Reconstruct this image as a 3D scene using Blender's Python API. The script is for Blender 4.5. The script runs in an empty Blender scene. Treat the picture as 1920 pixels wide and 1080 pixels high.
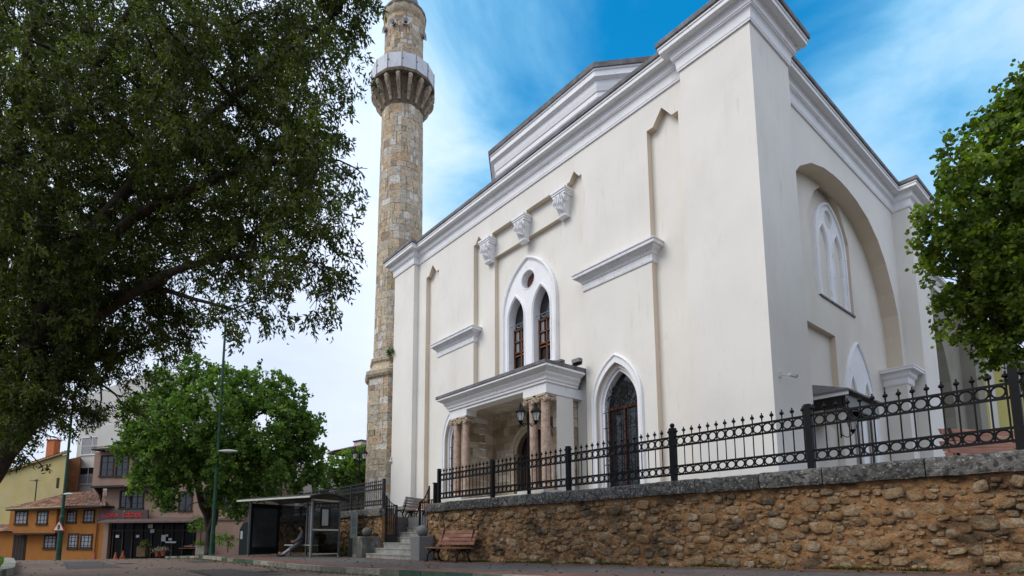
import bpy, bmesh, math, random
import numpy as np
from mathutils import Vector, Matrix, noise
from mathutils.geometry import tessellate_polygon
R = math.radians
rnd = random.Random(7)
S = bpy.context.scene
COL = S.collection

# ------------------------------------------------------------------ camera
CF, CPX, CPY, CT, CYAW = 1053.36, 907.33, 878.95, 0.126078, 0.672269   # measured in a 1920x1080 frame
cam_d = bpy.data.cameras.new('camera')
cam = bpy.data.objects.new('camera', cam_d)
COL.objects.link(cam)
cam_d.sensor_width = 36.0
cam_d.lens = CF/1920*36
cam_d.shift_x = (960-CPX)/1920
cam_d.shift_y = (CPY-540)/1920
cam_d.clip_start = 0.05
cam_d.clip_end = 2000
cam.location = (0, 0, 0)
cam.rotation_euler = (math.pi/2+CT, 0, -CYAW)
S.camera = cam
S.render.resolution_x, S.render.resolution_y = 1024, 576

# ------------------------------------------------------------------ sky and sun
SUN_EL, SUN_AZ = R(44), R(-72)       # azimuth measured from +Y towards +X
w = bpy.data.worlds.new('World')
S.world = w
w.use_nodes = True
nt = w.node_tree
N = nt.nodes
L = nt.links
bg = N['Background']
bg.inputs['Strength'].default_value = 0.15
sky = N.new('ShaderNodeTexSky')
sky.sky_type = 'NISHITA'
sky.sun_disc = False
sky.sun_elevation = SUN_EL
sky.sun_rotation = SUN_AZ
sky.air_density = 1.0
sky.dust_density = 0.6
sky.ozone_density = 3.0
hs = N.new('ShaderNodeHueSaturation')
hs.inputs['Saturation'].default_value = 1.42
hs.inputs['Hue'].default_value = 0.485
hs.inputs['Value'].default_value = 1.15
L.new(sky.outputs[0], hs.inputs['Color'])
tc = N.new('ShaderNodeTexCoord')
mp = N.new('ShaderNodeMapping')
mp.inputs['Scale'].default_value = (1.0, 1.3, 2.6)
mp.inputs['Rotation'].default_value = (0.35, 0.1, 0.4)
L.new(tc.outputs['Generated'], mp.inputs[0])
nz = N.new('ShaderNodeTexNoise')
nz.inputs['Scale'].default_value = 1.9
nz.inputs['Detail'].default_value = 7
nz.inputs['Roughness'].default_value = 0.56
nz.inputs['Distortion'].default_value = 0.5
L.new(mp.outputs[0], nz.inputs['Vector'])
# broken cloud: one clear blue gap over the mosque, cloud elsewhere, its unseen side added for fill light
dt = N.new('ShaderNodeVectorMath')
dt.operation = 'DOT_PRODUCT'
dt.inputs[1].default_value = (0.63, 0.35, 0.693)
L.new(tc.outputs['Generated'], dt.inputs[0])
ma = N.new('ShaderNodeMath')
ma.operation = 'MULTIPLY_ADD'
ma.inputs[1].default_value = -0.24
L.new(nz.outputs['Fac'], ma.inputs[0])
L.new(dt.outputs['Value'], ma.inputs[2])
cr = N.new('ShaderNodeMapRange')
cr.interpolation_type = 'SMOOTHSTEP'
cr.inputs['From Min'].default_value = 0.85
cr.inputs['From Max'].default_value = 0.73
L.new(ma.outputs[0], cr.inputs['Value'])
mx = N.new('ShaderNodeMix')
mx.data_type = 'RGBA'
L.new(cr.outputs[0], mx.inputs['Factor'])
cr2 = N.new('ShaderNodeMapRange')
cr2.interpolation_type = 'SMOOTHSTEP'
cr2.inputs['From Min'].default_value = 0.895
cr2.inputs['From Max'].default_value = 0.80
L.new(ma.outputs[0], cr2.inputs['Value'])
mh = N.new('ShaderNodeMix')
mh.data_type = 'RGBA'
L.new(cr2.outputs[0], mh.inputs['Factor'])
L.new(hs.outputs[0], mh.inputs['A'])
mh.inputs['B'].default_value = (1.25, 2.9, 4.3, 1)
L.new(mh.outputs['Result'], mx.inputs['A'])
nz2 = N.new('ShaderNodeTexNoise')
nz2.inputs['Scale'].default_value = 1.3
nz2.inputs['Detail'].default_value = 5
L.new(mp.outputs[0], nz2.inputs['Vector'])
cl = N.new('ShaderNodeValToRGB')
cl.color_ramp.elements[0].position = 0.3
cl.color_ramp.elements[0].color = (0.50, 0.60, 0.82, 1)
cl.color_ramp.elements[1].position = 0.62
cl.color_ramp.elements[1].color = (0.77, 0.84, 0.97, 1)
L.new(nz2.outputs['Fac'], cl.inputs[0])
cs_ = N.new('ShaderNodeVectorMath')
cs_.operation = 'SCALE'
cs_.inputs['Scale'].default_value = 6.4
L.new(cl.outputs[0], cs_.inputs[0])
sxyz = N.new('ShaderNodeSeparateXYZ')
L.new(tc.outputs['Generated'], sxyz.inputs[0])
lo_ = N.new('ShaderNodeMapRange')
lo_.inputs['From Max'].default_value = 0.55
lo_.inputs['To Min'].default_value = 0.70
lo_.inputs['To Max'].default_value = 1.0
L.new(sxyz.outputs['Z'], lo_.inputs['Value'])
cs2 = N.new('ShaderNodeVectorMath')
cs2.operation = 'SCALE'
L.new(cs_.outputs[0], cs2.inputs[0])
L.new(lo_.outputs[0], cs2.inputs['Scale'])
L.new(cs2.outputs[0], mx.inputs['B'])
L.new(mx.outputs['Result'], bg.inputs['Color'])

sun_d = bpy.data.lights.new('sun', 'SUN')
sun_d.energy = 1.3
sun_d.angle = R(30)
sun_d.color = (1.0, 0.95, 0.87)
sun = bpy.data.objects.new('sun', sun_d)
COL.objects.link(sun)
sdir = Vector((math.sin(SUN_AZ)*math.cos(SUN_EL), math.cos(SUN_AZ)*math.cos(SUN_EL), math.sin(SUN_EL)))
sun.rotation_euler = sdir.to_track_quat('Z', 'Y').to_euler()
S.view_settings.view_transform = 'Standard'
S.view_settings.look = 'None'
S.view_settings.exposure = 0.60
S.view_settings.gamma = 1.0

# ------------------------------------------------------------------ helpers
_F = Vector((math.sin(CYAW)*math.cos(CT), math.cos(CYAW)*math.cos(CT), math.sin(CT)))
_R = Vector((math.cos(CYAW), -math.sin(CYAW), 0))
_U = _R.cross(_F)
def ray(x, y): return _F+_R*((x-CPX)/CF)+_U*((CPY-y)/CF)
def at(x, y, D): return ray(x, y)*D
def onX(x, y, X):
    r = ray(x, y); return r*(X/r.x)
def onY(x, y, Y):
    r = ray(x, y); return r*(Y/r.y)
def zp(y):                                     # height of the pavement along the street
    z = -0.70+0.017*max(0.0, 15-y)
    if y > 28: z -= 0.026*(y-28)
    return z
def zr(y): return zp(y)-0.13

ROOT = {}
def tag(o, label=None, cat=None, group=None, kind=None):
    if label: o['label'] = label
    if cat: o['category'] = cat
    if group: o['group'] = group
    if kind: o['kind'] = kind
    return o
def thing(name, label, cat, loc, group=None):
    o = bpy.data.objects.new(name, None)
    o.empty_display_size = 0.2
    COL.objects.link(o)
    o.location = loc
    ROOT[o.name] = Vector(loc)
    return tag(o, label, cat, group)
class MB:
    def __init__(s): s.v = []; s.f = []; s.t = []
    def poly(s, pts, t=0.5):
        i = len(s.v); s.v += [tuple(p) for p in pts]; s.f.append(tuple(range(i, i+len(pts)))); s.t.append(t)
    def grid(s, rows, t=0.5, closed=False):
        i = len(s.v); n = len(rows[0])
        for r in rows: s.v += [tuple(p) for p in r]
        for a in range(len(rows)-1):
            for b in range(n if closed else n-1):
                c = (b+1) % n
                s.f.append((i+a*n+b, i+a*n+c, i+(a+1)*n+c, i+(a+1)*n+b)); s.t.append(t)
    def obox(s, o, a, b, c, t=0.5):
        o = Vector(o); a = Vector(a); b = Vector(b); c = Vector(c); i = len(s.v)
        for k in range(8): s.v.append(tuple(o+a*(k & 1)+b*(k >> 1 & 1)+c*(k >> 2 & 1)))
        for q in ((0, 2, 3, 1), (4, 5, 7, 6), (0, 1, 5, 4), (2, 6, 7, 3), (0, 4, 6, 2), (1, 3, 7, 5)):
            s.f.append(tuple(i+k for k in q)); s.t.append(t)
    def box(s, x0, x1, y0, y1, z0, z1, t=0.5): s.obox((x0, y0, z0), (x1-x0, 0, 0), (0, y1-y0, 0), (0, 0, z1-z0), t)
    def ext(s, pts, vec, t=0.5):
        vec = Vector(vec); p = [Vector(q) for q in pts]; q = [a+vec for a in p]
        for tri in tessellate_polygon([p]):
            s.poly([p[k] for k in tri], t); s.poly([q[k] for k in tri], t)
        for k in range(len(p)):
            j = (k+1) % len(p); s.poly([p[k], p[j], q[j], q[k]], t)
    def plate(s, outer, holes, fn, d0, d1, back=True, edge=True, t=0.5, et=None):
        loops = [outer]+holes
        flat = [p for l in loops for p in l]
        tri = tessellate_polygon([[Vector((a, b, 0)) for a, b in l] for l in loops])
        for d in ((d0, d1) if back else (d0,)):
            i = len(s.v); s.v += [tuple(fn(a, b, d)) for a, b in flat]
            for tr in tri: s.f.append(tuple(i+k for k in tr)); s.t.append(t)
        for li, l in enumerate(loops):
            if li == 0 and not edge: continue
            n = len(l)
            for k in range(n):
                a, b = l[k], l[(k+1) % n]
                s.poly([fn(*a, d0), fn(*b, d0), fn(*b, d1), fn(*a, d1)], et if (et is not None and li > 0) else t)
    def tube(s, pts, r, n=8, closed=False, t=0.5, cap=True):
        pts = [Vector(p) for p in pts]; m = len(pts)
        rr = r if isinstance(r, (list, tuple)) else [r]*m
        rows = []; prev = None
        for k in range(m):
            if closed: d = pts[(k+1) % m]-pts[k-1]
            else: d = pts[min(k+1, m-1)]-pts[max(k-1, 0)]
            d.normalize()
            if prev is None:
                ref = Vector((0, 0, 1)) if abs(d.z) < .9 else Vector((1, 0, 0))
                u = d.cross(ref).normalized()
            else:
                u = prev-d*prev.dot(d)
                u = u.normalized() if u.length > 1e-6 else d.orthogonal().normalized()
            prev = u; v = d.cross(u)
            rows.append([pts[k]+(u*math.cos(2*math.pi*j/n)+v*math.sin(2*math.pi*j/n))*rr[k] for j in range(n)])
        if closed: rows.append(rows[0])
        s.grid(rows, t, True)
        if cap and not closed:
            s.poly(rows[0][::-1], t); s.poly(rows[-1], t)
    def lathe(s, c, prof, n=24, t=0.5, ph=0.0, cap=True):
        c = Vector(c)
        rows = [[c+Vector((r*math.cos(ph+2*math.pi*j/n), r*math.sin(ph+2*math.pi*j/n), z)) for j in range(n)] for r, z in prof]
        s.grid(rows, t, True)
        if cap:
            s.poly(rows[0][::-1], t); s.poly(rows[-1], t)
    def sph(s, c, r, n=12, t=0.5, sz=1.0):
        m = max(6, n//2)
        s.lathe(c, [(r*math.sin(math.pi*k/m)+1e-4, -r*sz*math.cos(math.pi*k/m)) for k in range(m+1)], n, t, cap=False)
    def build(s, name, mat, parent=None, smooth=False, at=None, recalc=True):
        me = bpy.data.meshes.new(name)
        if parent is not None: off = ROOT[parent.name]
        elif at is not None: off = Vector(at)
        else:
            a = np.array(s.v); off = Vector(((a[:, 0].min()+a[:, 0].max())/2, (a[:, 1].min()+a[:, 1].max())/2, a[:, 2].min()))
        me.from_pydata([(x-off.x, y-off.y, z-off.z) for x, y, z in s.v], [], s.f)
        if recalc and len(s.f) < 60000:
            bm = bmesh.new(); bm.from_mesh(me)
            bmesh.ops.recalc_face_normals(bm, faces=bm.faces[:]); bm.to_mesh(me); bm.free()
        at_ = me.attributes.new('tint', 'FLOAT', 'FACE')
        at_.data.foreach_set('value', s.t)
        me.materials.append(mat)
        if smooth:
            me.polygons.foreach_set('use_smooth', [True]*len(me.polygons))
        me.update()
        o = bpy.data.objects.new(name, me)
        COL.objects.link(o)
        if parent is not None: o.parent = parent; ROOT[o.name] = off
        else: o.location = off; ROOT[o.name] = off
        return o
def kids(o): return [c for c in COL.objects if c.parent == o]
def copy_tree(o, parent=None):
    c = o.copy(); COL.objects.link(c)
    if parent: c.parent = parent
    for k in kids(o): copy_tree(k, c)
    return c
def circ(cx, cy, r, n=24, sx=1.0): return [(cx+r*sx*math.cos(2*math.pi*k/n), cy+r*math.sin(2*math.pi*k/n)) for k in range(n)]
def ogive(c, a, z0, zs, za, n=10):              # pointed-arch outline, counter-clockwise
    h = za-zs; rad = (a*a+h*h)/(2*a); th = math.atan2(h, rad-a) if rad > a else math.pi-math.atan2(h, a-rad)
    arc = [(a-rad+rad*math.cos(th*k/n), zs+rad*math.sin(th*k/n)) for k in range(n+1)]
    right = [(c+x, z) for x, z in arc]; left = [(c-x, z) for x, z in arc[:-1]][::-1]
    pts = []
    if z0 < zs: pts = [(c-a, z0), (c+a, z0)]
    return pts+right+left

# ------------------------------------------------------------------ materials
def M(name, col, rough=0.85, var=0.12, scale=2.0, bump=0.15, bscale=30, metal=0.0, ramp=None, mapscale=(1, 1, 1), stain=None, spec=0.3, coat=0, voro=None):
    m = bpy.data.materials.new(name); m.use_nodes = True
    t = m.node_tree; n = t.nodes; l = t.links; p = n['Principled BSDF']
    tcn = n.new('ShaderNodeTexCoord'); mpn = n.new('ShaderNodeMapping'); mpn.inputs['Scale'].default_value = mapscale
    l.new(tcn.outputs['Object'], mpn.inputs[0])
    nn = n.new('ShaderNodeTexNoise'); nn.inputs['Scale'].default_value = scale; nn.inputs['Detail'].default_value = 6
    l.new(mpn.outputs[0], nn.inputs['Vector'])
    r1 = n.new('ShaderNodeMapRange'); r1.inputs['From Min'].default_value = .3; r1.inputs['From Max'].default_value = .7
    r1.inputs['To Min'].default_value = 1-var; r1.inputs['To Max'].default_value = 1+var
    l.new(nn.outputs['Fac'], r1.inputs['Value'])
    if ramp:
        a = n.new('ShaderNodeAttribute'); a.attribute_name = 'tint'
        c = n.new('ShaderNodeValToRGB'); c.color_ramp.interpolation = 'LINEAR'
        el = c.color_ramp.elements
        while len(el) < len(ramp): el.new(.5)
        for k, cc in enumerate(ramp): el[k].position = k/(len(ramp)-1); el[k].color = (*cc, 1)
        l.new(a.outputs['Fac'], c.inputs[0]); src = c.outputs[0]
    else:
        c = n.new('ShaderNodeRGB'); c.outputs[0].default_value = (*col, 1); src = c.outputs[0]
    vm = n.new('ShaderNodeVectorMath'); vm.operation = 'SCALE'
    l.new(src, vm.inputs[0]); l.new(r1.outputs[0], vm.inputs['Scale']); out = vm.outputs[0]
    for st in (stain or []):                    # (colour, scale, low, high, mapping scale, amount)
        sm = n.new('ShaderNodeMapping'); sm.inputs['Scale'].default_value = st[4]
        l.new(tcn.outputs['Object'], sm.inputs[0])
        sn = n.new('ShaderNodeTexNoise'); sn.inputs['Scale'].default_value = st[1]; sn.inputs['Detail'].default_value = 8; sn.inputs['Roughness'].default_value = .62
        l.new(sm.outputs[0], sn.inputs['Vector'])
        sr = n.new('ShaderNodeMapRange'); sr.inputs['From Min'].default_value = st[2]; sr.inputs['From Max'].default_value = st[3]; sr.inputs['To Max'].default_value = st[5]
        l.new(sn.outputs['Fac'], sr.inputs['Value'])
        mm = n.new('ShaderNodeMix'); mm.data_type = 'RGBA'; l.new(sr.outputs[0], mm.inputs['Factor']); l.new(out, mm.inputs['A']); mm.inputs['B'].default_value = (*st[0], 1); out = mm.outputs['Result']
    l.new(out, p.inputs['Base Color'])
    p.inputs['Roughness'].default_value = rough; p.inputs['Metallic'].default_value = metal
    p.inputs['Specular IOR Level'].default_value = spec; p.inputs['Coat Weight'].default_value = coat
    if bump:
        bn = n.new('ShaderNodeTexNoise'); bn.inputs['Scale'].default_value = bscale; bn.inputs['Detail'].default_value = 8; bn.inputs['Roughness'].default_value = .65
        l.new(mpn.outputs[0], bn.inputs['Vector'])
        b = n.new('ShaderNodeBump'); b.inputs['Strength'].default_value = min(1, bump*2); b.inputs['Distance'].default_value = bump*.1
        l.new(bn.outputs['Fac'], b.inputs['Height']); l.new(b.outputs[0], p.inputs['Normal'])
    return m
def leafmat(name, ramp, trans=0.35, rough=0.55):
    m = bpy.data.materials.new(name); m.use_nodes = True
    t = m.node_tree; n = t.nodes; l = t.links; p = n['Principled BSDF']
    a = n.new('ShaderNodeAttribute'); a.attribute_name = 'tint'
    c = n.new('ShaderNodeValToRGB'); el = c.color_ramp.elements
    while len(el) < len(ramp): el.new(.5)
    for k, cc in enumerate(ramp): el[k].position = k/(len(ramp)-1); el[k].color = (*cc, 1)
    l.new(a.outputs['Fac'], c.inputs[0]); l.new(c.outputs[0], p.inputs['Base Color'])
    p.inputs['Roughness'].default_value = rough; p.inputs['Specular IOR Level'].default_value = .22
    tr = n.new('ShaderNodeBsdfTranslucent'); mxs = n.new('ShaderNodeMixShader'); mxs.inputs[0].default_value = trans
    g = n.new('ShaderNodeMix'); g.data_type = 'RGBA'; g.blend_type = 'MULTIPLY'; g.inputs['Factor'].default_value = 1; g.inputs['B'].default_value = (1.5, 1.9, .6, 1)
    l.new(c.outputs[0], g.inputs['A']); l.new(g.outputs['Result'], tr.inputs['Color'])
    l.new(p.outputs[0], mxs.inputs[1]); l.new(tr.outputs[0], mxs.inputs[2]); l.new(mxs.outputs[0], n['Material Output'].inputs['Surface'])
    return m
PL = (.765, .735, .675)
plaster = M('cream_plaster', PL, .9, .05, .5, .10, 9, ramp=[PL, PL, PL, PL, (.68, .575, .445)], stain=[((.62, .56, .47), .9, .52, .8, (1, 1, .35), .45), ((.80, .77, .72), 2.2, .55, .8, (1, 1, .6), .35), ((.50, .45, .37), 6, .60, .76, (1, 1, .12), .38), ((.55, .50, .43), 40, .66, .74, (1, 1, 1), .5)])
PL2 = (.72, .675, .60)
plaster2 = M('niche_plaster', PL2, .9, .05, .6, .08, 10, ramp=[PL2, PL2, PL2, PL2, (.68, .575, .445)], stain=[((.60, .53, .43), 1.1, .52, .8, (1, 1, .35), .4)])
white = M('white_trim', (.84, .84, .85), .75, .04, 1.2, .06, 14, stain=[((.50, .49, .47), 6, .58, .76, (1, 1, .4), .45)])
whitedirty = M('weathered_white_trim', (.74, .74, .76), .8, .08, 3, .2, 30, stain=[((.18, .17, .16), 22, .56, .68, (1, 1, .3), .7)])
slate = M('slate_edge', (.15, .145, .15), .75, .35, 3, .3, 12, stain=[((.28, .27, .26), 14, .56, .72, (1, 1, .4), .6)])
minstone = M('minaret_stone', (.5, .4, .3), .92, .22, 5, .9, 10, ramp=[(.30, .24, .175), (.50, .41, .29), (.58, .48, .34), (.52, .355, .215), (.58, .49, .37), (.44, .38, .30), (.68, .63, .55)], stain=[((.07, .06, .045), 8, .56, .68, (1, 1, .8), .8)])
mortar = M('dark_mortar', (.17, .14, .11), .95, .2, 6, .3, 20)
lead = M('lead_sheet', (.16, .15, .15), .6, .25, 2, .2, 10)
parapetm = M('parapet_sheet', (.60, .62, .66), .7, .08, 2, .1, 8, stain=[((.35, .35, .36), 3, .5, .75, (1, 1, .4), .5)])
pstone = M('portal_marble', (.45, .4, .3), .7, .2, 4, .3, 12, ramp=[(.30, .22, .14), (.50, .42, .30), (.62, .55, .43), (.43, .34, .22), (.68, .63, .54), (.37, .25, .17), (.55, .50, .40)], stain=[((.20, .15, .10), 9, .55, .7, (.3, 1, 2.5), .5)])
pinkm = M('pink_marble', (.42, .285, .21), .5, .3, 5, .25, 25, stain=[((.52, .44, .37), 18, .5, .62, (1, 1, .7), .8), ((.16, .09, .06), 30, .58, .66, (1, 1, 1), .6)])
capm = M('capital_stone', (.56, .46, .34), .8, .3, 10, .5, 30, stain=[((.2, .15, .10), 20, .58, .68, (1, 1, 1), .6)])
iron = M('black_iron', (.006, .006, .007), .55, .2, 5, .05, 30, spec=.15)
irongrey = M('dusty_iron', (.03, .03, .031), .55, .3, 5, .05, 30, spec=.3)
wood = M('window_wood', (.16, .065, .028), .5, .3, 14, .2, 30, mapscale=(1, 1, .2))
darkwood = M('dark_door_wood', (.035, .02, .013), .55, .3, 8, .2, 30, mapscale=(1, 1, .2))
glassm = M('dark_window_glass', (.018, .02, .022), .08, 0, 1, 0, 1, spec=.6)
roseglass = M('rose_glass', (.13, .05, .04), .25, .3, 6, .1, 10, spec=.5)
curtain = M('curtain_cloth', (.26, .26, .27), .9, .15, 6, .2, 20, mapscale=(3, 3, .3))
coping = M('coping_stone', (.19, .185, .175), .95, .3, 5, 1.0, 14, ramp=[(.08, .08, .075), (.15, .145, .13), (.20, .19, .17)], stain=[((.035, .035, .033), 9, .48, .6, (1, 1, 1), .9), ((.50, .48, .42), 20, .56, .66, (1, 1, 1), .7), ((.02, .02, .02), 3, .58, .7, (1, 1, 1), .7)])
mudm = M('ochre_mortar', (.33, .18, .08), .95, .35, 4, 1.0, 16, stain=[((.20, .11, .05), 3, .5, .7, (1, .6, 1.4), .7), ((.40, .27, .14), 8, .55, .7, (1, 1, 1), .6), ((.05, .038, .024), 1.5, .51, .64, (1, 1, 1.6), .8)])
rubble = M('rubble_stone', (.3, .25, .17), .95, .35, 9, 1.0, 22, ramp=[(.09, .075, .055), (.26, .20, .125), (.38, .28, .165), (.33, .205, .10), (.47, .37, .24), (.36, .275, .175), (.38, .245, .125)], stain=[((.34, .185, .075), 6, .46, .58, (1, 1, 1.3), .85), ((.07, .055, .04), 13, .56, .68, (1, 1, 1), .7), ((.50, .42, .30), 20, .6, .7, (1, 1, 1), .5), ((.05, .038, .024), 1.5, .51, .64, (1, 1, 1.6), .8)])
granite = M('grey_granite', (.22, .22, .215), .85, .2, 60, .5, 60, stain=[((.07, .07, .07), 45, .52, .6, (1, 1, 1), .8), ((.42, .42, .40), 60, .6, .68, (1, 1, 1), .8)])
stepm = M('worn_step_stone', (.27, .265, .24), .9, .25, 3, .4, 25, stain=[((.12, .115, .095), 5, .52, .66, (1, 1, 1), .6)])
redwood = M('bench_slats', (.21, .08, .04), .45, .35, 5, .2, 25, mapscale=(1, .25, 1), stain=[((.46, .30, .18), 5, .52, .68, (1, .3, 1), .6)])
greypaint = M('grey_bench_slats', (.36, .36, .36), .5, .15, 5, .1, 25)
alu = M('brushed_metal', (.20, .20, .195), .45, .15, 4, .05, 30, metal=.5)
black = M('black_panel', (.012, .012, .013), .35, .2, 2, .02, 20)
greenpole = M('green_pole_paint', (.012, .055, .032), .5, .25, 3, .1, 25)
lampshell = M('lamp_head_shell', (.50, .52, .46), .5, .1, 4, .05, 10)
lampglass = M('lantern_glass', (.55, .54, .50), .25, .1, 4, 0, 1)

def cracks(m, scale, width, col, amt, dist=.25, mask=(.48, .6), ms=(1, 1, 1)):     # thin irregular crack lines
    t = m.node_tree; n = t.nodes; l = t.links; p = n['Principled BSDF']; src = p.inputs['Base Color'].links[0].from_socket
    tcn = n.new('ShaderNodeTexCoord'); mpn = n.new('ShaderNodeMapping'); mpn.inputs['Scale'].default_value = ms; l.new(tcn.outputs['Object'], mpn.inputs[0])
    nn = n.new('ShaderNodeTexNoise'); nn.inputs['Scale'].default_value = scale*2.2; nn.inputs['Detail'].default_value = 6; l.new(mpn.outputs[0], nn.inputs['Vector'])
    sc = n.new('ShaderNodeVectorMath'); sc.operation = 'SCALE'; sc.inputs['Scale'].default_value = dist/scale*2; l.new(nn.outputs['Color'], sc.inputs[0])
    ad = n.new('ShaderNodeVectorMath'); ad.operation = 'ADD'; l.new(mpn.outputs[0], ad.inputs[0]); l.new(sc.outputs[0], ad.inputs[1])
    vo = n.new('ShaderNodeTexVoronoi'); vo.feature = 'DISTANCE_TO_EDGE'; vo.inputs['Scale'].default_value = scale; l.new(ad.outputs[0], vo.inputs['Vector'])
    r1 = n.new('ShaderNodeMapRange'); r1.inputs['From Min'].default_value = 0; r1.inputs['From Max'].default_value = width; r1.inputs['To Min'].default_value = amt; r1.inputs['To Max'].default_value = 0; l.new(vo.outputs['Distance'], r1.inputs['Value'])
    n2 = n.new('ShaderNodeTexNoise'); n2.inputs['Scale'].default_value = scale*.8; l.new(mpn.outputs[0], n2.inputs['Vector'])
    r2 = n.new('ShaderNodeMapRange'); r2.inputs['From Min'].default_value = mask[0]; r2.inputs['From Max'].default_value = mask[1]; l.new(n2.outputs['Fac'], r2.inputs['Value'])
    mu = n.new('ShaderNodeMath'); mu.operation = 'MULTIPLY'; l.new(r1.outputs[0], mu.inputs[0]); l.new(r2.outputs[0], mu.inputs[1])
    mm = n.new('ShaderNodeMix'); mm.data_type = 'RGBA'; l.new(mu.outputs[0], mm.inputs['Factor']); l.new(src, mm.inputs['A']); mm.inputs['B'].default_value = (*col, 1); l.new(mm.outputs['Result'], p.inputs['Base Color'])
cracks(plaster, .35, .003, (.50, .46, .40), .5, .35, (.54, .66))
cracks(plaster, 1.1, .006, (.60, .55, .48), .4, .4, (.62, .70))
cracks(white, .9, .012, (.45, .44, .42), .6, .3, (.5, .6))
# ------------------------------------------------------------------ ground: road, pavement, kerb, terrace
asphalt = M('asphalt', (.165, .115, .085), .9, .22, .35, .5, 55, stain=[((.19, .14, .11), .28, .5, .7, (.4, 1.6, 1), .6), ((.075, .06, .052), 1.1, .55, .75, (1, .4, 1), .6), ((.25, .22, .2), 90, .62, .7, (1, 1, 1), .5), ((.045, .04, .036), 5, .49, .505, (.6, 2, 1), .0)])
paving = M('pavement_blocks', (.125, .115, .105), .9, .22, 1.2, .5, 45, stain=[((.17, .085, .06), .8, .5, .62, (1, .25, 1), .7), ((.06, .055, .05), 3, .55, .7, (1, 1, 1), .5), ((.22, .2, .17), 40, .58, .66, (1, 1, 1), .5)])
cracks(asphalt, .45, .012, (.03, .027, .025), .9, .4, (.42, .5))
cracks(paving, 2.6, .06, (.05, .045, .04), .75, .05, (.2, .3))
redpave = M('red_pavement_strip', (.17, .075, .05), .9, .3, 2, .4, 40, stain=[((.09, .06, .045), 3, .5, .7, (1, 1, 1), .6)])
kerbm = M('kerb_stone', (.3, .3, .25), .9, .25, 5, .5, 30, ramp=[(.05, .09, .06), (.20, .21, .16), (.30, .29, .24), (.13, .15, .11), (.035, .075, .055)], stain=[((.08, .08, .06), 9, .52, .66, (1, 1, 1), .6)])
ys = [-60, -30, -10, -4, 0, 3, 6, 9, 12, 15, 18, 21, 24, 26, 28, 30, 33, 37, 42, 50, 60, 80, 120, 200, 400, 800]
def zcl(y): return max(zr(y), -6.0)
b = MB(); b.grid([[(x, y, zcl(y)-.15) for x in (-900, -300, -100, -40, 0, 40, 100, 300, 900)] for y in [-900]+ys])
tag(b.build('ground', paving, at=(0, 0, 0)), kind='structure')
b = MB(); b.grid([[(x, y, zcl(y)) for x in (-14, -8, -4, 0, 3, 6.0)] for y in ys[2:-4]])
b.grid([[(6.0, y, zcl(y)), (5.2, y+3, zcl(y+3)), (14, y+9, zcl(y+3))] for y in (33, 35, 37.5)])
tag(b.build('road', asphalt, at=(0, 0, 0)), kind='structure')
b = MB(); ypv = [-12, -4, 0, 3, 6, 9, 12, 15, 18, 21, 24, 26, 28, 30, 33, 36, 40, 44, 50]
for ya, yb in zip(ypv[:-1], ypv[1:]):
    for x0, x1 in ((6.15, 8), (8, 11.4), (11.4, 14)) if ya >= 30 else ((6.15, 8), (8, 11.4)):
        b.poly([(x0, ya, zp(ya)), (x1, ya, zp(ya)), (x1, yb, zp(yb)), (x0, yb, zp(yb))])
tag(b.build('pavement', paving, at=(0, 0, 0)), kind='structure')
b = MB()
for ya, yb in zip(ypv[:-7], ypv[1:-6]):
    for x0, x1 in ((6.16, 6.95), (10.15, 10.9)):
        b.poly([(x0, ya, zp(ya)+.004), (x1, ya, zp(ya)+.004), (x1, yb, zp(yb)+.004), (x0, yb, zp(yb)+.004)])
tag(b.build('red_paving_strip', redpave, at=(0, 0, 0)), kind='structure')
b = MB(); y = -6.0
while y < 36:
    l_ = .78+rnd.random()*.1; t_ = rnd.choice([0, .25, .5, .5, .75, 1, .25])
    z0, z1 = zp(y), zp(y+l_)
    dx = rnd.uniform(-.008, .008)
    b.obox((5.97+dx, y, z0-.25), (.19, 0, 0), (0, l_-.015, z1-z0), (0, 0, .25+rnd.uniform(0, .008)), t_); y += l_
tag(b.build('kerb', kerbm, at=(0, 0, 0)), kind='structure')
ZT = 0.95
b = MB(); b.box(11.5, 60, -15, 17.1, -1.2, ZT); b.box(14.2, 60, 17.1, 20.5, -1.2, ZT); b.box(11.5, 60, 20.5, 34, -1.2, ZT)
tag(b.build('terrace', paving, at=(0, 0, 0)), kind='structure')
rgl = np.random.default_rng(12)
yl = rgl.uniform(0, 34, 2600); xl = np.where(rgl.random(2600) < .45, 5.9-np.abs(rgl.normal(size=2600))*.25, np.where(rgl.random(2600) < .5, 10.8-np.abs(rgl.normal(size=2600))*.35, rgl.uniform(-2, 10.5, 2600)))
LIT = (xl, yl)
b = MB()
for x0, y0, x1, y1 in ((3.2, 13.0, 4.6, 17.5), (.8, 20.0, 2.2, 27.0), (4.6, 22.5, 5.6, 25.5)):
    b.poly([(x0, y0, zr(y0)+.004), (x1, y0+.2, zr(y0)+.004), (x1-.1, y1, zr(y1)+.004), (x0+.15, y1, zr(y1)+.004)])
tag(b.build('road_patch', M('newer_asphalt', (.085, .07, .062), .9, .2, .8, .5, 60), at=(0, 0, 0)), kind='structure')
for x_, y_, lb in ((4.9, 15.2, 'round iron manhole cover in the road before the steps'), (2.6, 23.5, 'round iron manhole cover farther up the road')):
    b = MB(); b.lathe((x_, y_, zr(y_)-.02), [(.36, 0), (.36, .028), (.30, .028), (.295, .022)], 28)
    for k in range(-3, 4): b.box(x_-.22, x_+.22, y_+k*.07-.012, y_+k*.07+.012, zr(y_)+.002, zr(y_)+.009)
    tag(b.build('manhole_cover', M('cast_iron', (.05, .047, .044), .6, .3, 6, .3, 40, metal=.4)), lb, 'manhole cover', 'manhole covers')
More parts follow.
